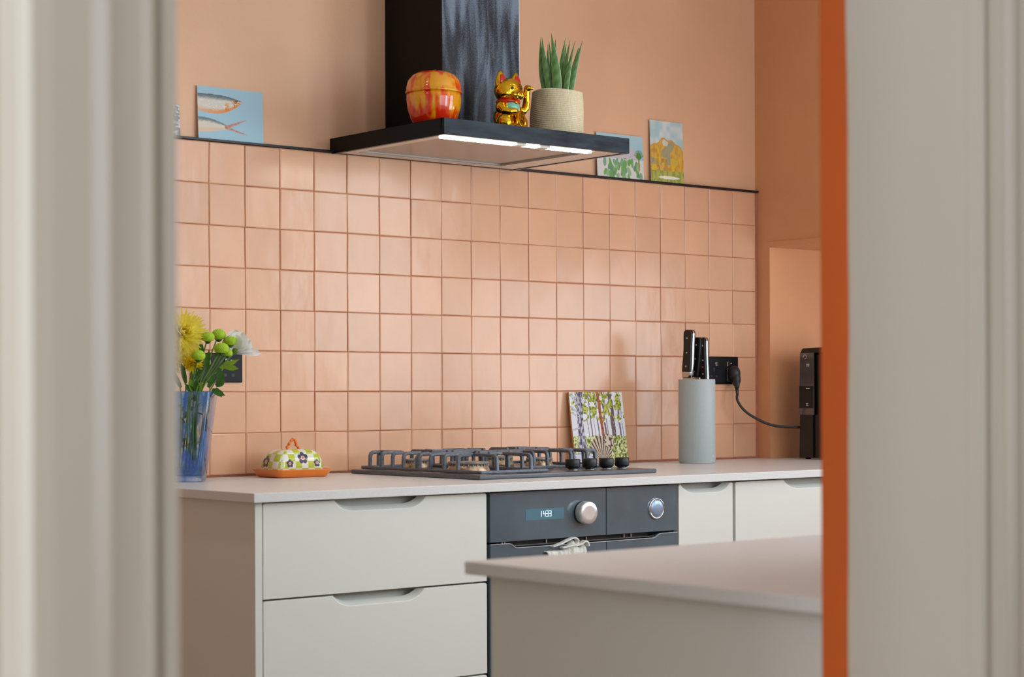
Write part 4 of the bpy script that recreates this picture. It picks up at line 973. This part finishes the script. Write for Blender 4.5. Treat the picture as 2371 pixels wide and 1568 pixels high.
wpet(CR*1.0-Z*.12+CF*.1, .062, .022, CF*.8+Z*.5, .02)
mb = MB().ball(h+Z*.004, (.008, .008, .010)); mb.build('calyx', M['leaf2'], t)
# loose greenery
def leaf_obj(p, d, L, w, m, up, name='leaf', parent=None, cup=.1):
    mb = MB(); petal(mb, Vector(p), Vector(d), L, w, Vector(up), cup=cup, n=7, tipw=.12); return mb.build(name, m, parent, merge=False, fix=False)
g1 = thing('foliage_sprig', VC, 'leafy green sprig spilling over the right rim of the vase', 'foliage')
g2 = thing('foliage_sprig', VC, 'pointed grey-green sprig standing over the left half of the vase rim', 'foliage')
def rel(x, y, z): return Vector((x, y, z))-VC
MB().tube([rel(-.130, -.160, .93), rel(-.115, -.180, 1.10), rel(-.085, -.185, 1.15), rel(-.060, -.185, 1.185)], .0016, 8).build('stem', M['stem'], g1)
MB().tube([rel(-.165, -.150, .93), rel(-.160, -.175, 1.08), rel(-.150, -.185, 1.14)], .0016, 8).build('stem', M['stem'], g2)
DN = Vector((0, 0, -1))
for p, d, L, w, m in [((-.075, -.190, 1.170), CR*.9-Z*.15, .036, .014, 'leaf2'), ((-.098, -.190, 1.118), CR*.6+DN*.8, .026, .014, 'leaf'), ((-.100, -.195, 1.124), CR*1+Z*.5, .026, .015, 'leaf'),
                      ((-.088, -.188, 1.165), CR*.25+DN*1, .042, .017, 'leaf'), ((-.110, -.195, 1.115), CR*1+DN*.45, .034, .015, 'leaf'), ((-.096, -.190, 1.19), CR*.4+Z*.9, .030, .012, 'leaf'),
                      ((-.085, -.188, 1.165), CR*1+Z*.45, .052, .012, 'leaf2'), ((-.115, -.178, 1.16), Z+CR*.15, .050, .013, 'leaf'), ((-.125, -.175, 1.19), Z-CR*.05, .040, .012, 'leaf'), ((-.120, -.195, 1.12), Z*1+CR*.5, .036, .013, 'leaf')]:
    leaf_obj(rel(*p), d, L, w, M[m], CF, 'leaf', g1)
for p, d, L, w, m in [((-.152, -.19, 1.105), Z-CR*.35, .040, .016, 'leaf2'), ((-.150, -.195, 1.105), Z-CR*.05, .036, .014, 'leaf'), ((-.150, -.195, 1.105), Z+CR*.45, .032, .013, 'leaf2'), ((-.152, -.19, 1.105), Z*.8-CR*.8, .034, .014, 'leaf'),
                      ((-.165, -.17, 1.13), Z*1-CR*.2, .050, .012, 'leaf'), ((-.14, -.18, 1.14), Z*1+CR*.1, .045, .012, 'leaf'), ((-.175, -.165, 1.12), Z-CR*.5, .05, .012, 'leaf')]:
    leaf_obj(rel(*p), d, L, w, M[m], CF, 'leaf', g2)
# submerged leaves belong to the sprigs
for k in range(16):
    r = random.Random(100+k); x, y = r.uniform(-.020, .020), r.uniform(-.020, .020); z = r.uniform(.06, .185)
    leaf_obj((x, y, z), Vector((r.uniform(-1, 1), r.uniform(-1, 1), r.uniform(-.4, 1))), .022, .012, M['leaf'], (0, 0, 1.01), 'leaf', g1 if k % 2 else g2)

# ------------------------------------------------------------ peninsula in front
IX, IY = -.9955, -2.2757
pen = MB().box(IX, 1.2, YF1+.001, IY, .8855-.001, .9)
tag(pen.build('peninsula_worktop', M['top'], bevel=.0015), 'blurred pale stone peninsula top in the right foreground', 'worktop')
pb = thing('peninsula_unit', (0, 0, 0), 'blurred beige panelled cabinet under the foreground peninsula top', 'cabinet')
MB().box(IX+.028, IX+.046, YF1+.002, IY-.0165, .001, .8840).build('side_panel', M['cab'], pb)
MB().box(IX+.0465, 1.18, YF1+.002, IY-.035, .10, .8840).build('carcass', M['cab'], pb)
for k in range(3):
    MB().box(IX+.050+k*.60, IX+.646+k*.60, IY-.0345, IY-.0165, .11, .8800).build('door', M['cab'], pb, bevel=.001)

# ------------------------------------------------------------ tea towel over the oven handle
def towel():
    t = thing('tea_towel', (.528, FY, .7425), 'white tea towel folded over the oven door edge', 'towel')
    nx, nz = 40, 26; v = []; f = []; r = random.Random(4)
    path = [(.010, -.05), (.0085, -.015), (.006, .0015), (.0005, .0045), (-.0045, .002), (-.008, -.010), (-.010, -.05), (-.011, -.12), (-.012, -.22)]
    path = catmull([(0, a, b) for a, b in path], 3); np_ = len(path)
    for j, p in enumerate(path):
        for i in range(nx+1):
            s = i/nx; x = -.062+.124*s; fold = .004*math.sin(s*19+j*.12)+.002*math.sin(s*41); bump = -.012+.021*math.exp(-((s-.66)/.13)**2)+.012*math.exp(-((s-.93)/.05)**2)
            v.append((x*(1+.05*math.sin(j*.3)), p.y-abs(fold)*(1 if p.y < 0 else .0)-.001, p.z+bump+.0005*math.sin(s*60)))
        if j:
            for i in range(nx): q = (j-1)*(nx+1)+i; f.append((q, q+1, q+nx+2, q+nx+1))
    o = MB().add(v, f, True).build('cloth', M['towel'], t, merge=False); s = o.modifiers.new('solid', 'SOLIDIFY'); s.thickness = .0022; s.offset = 0
    # rolled-over fold lying on top
    fo = MB(); P = catmull([(-.045, -.008, .004), (-.02, -.010, .010), (.006, -.009, .018), (.022, -.010, .021), (.030, -.012, .015), (.024, -.014, .007), (.005, -.014, .003), (-.02, -.013, .000)], 5)
    fo.bar(P, .014, .0035, (0, 1, 0)); fo.build('fold', M['towel'], t, bevel=.001)
    f2 = MB(); P = catmull([(.020, -.012, .003), (.040, -.013, .006), (.052, -.012, .012), (.060, -.013, .008), (.061, -.014, .000)], 5); f2.bar(P, .014, .004, (0, 1, 0)); f2.build('fold', M['towel'], t, bevel=.001)
towel()
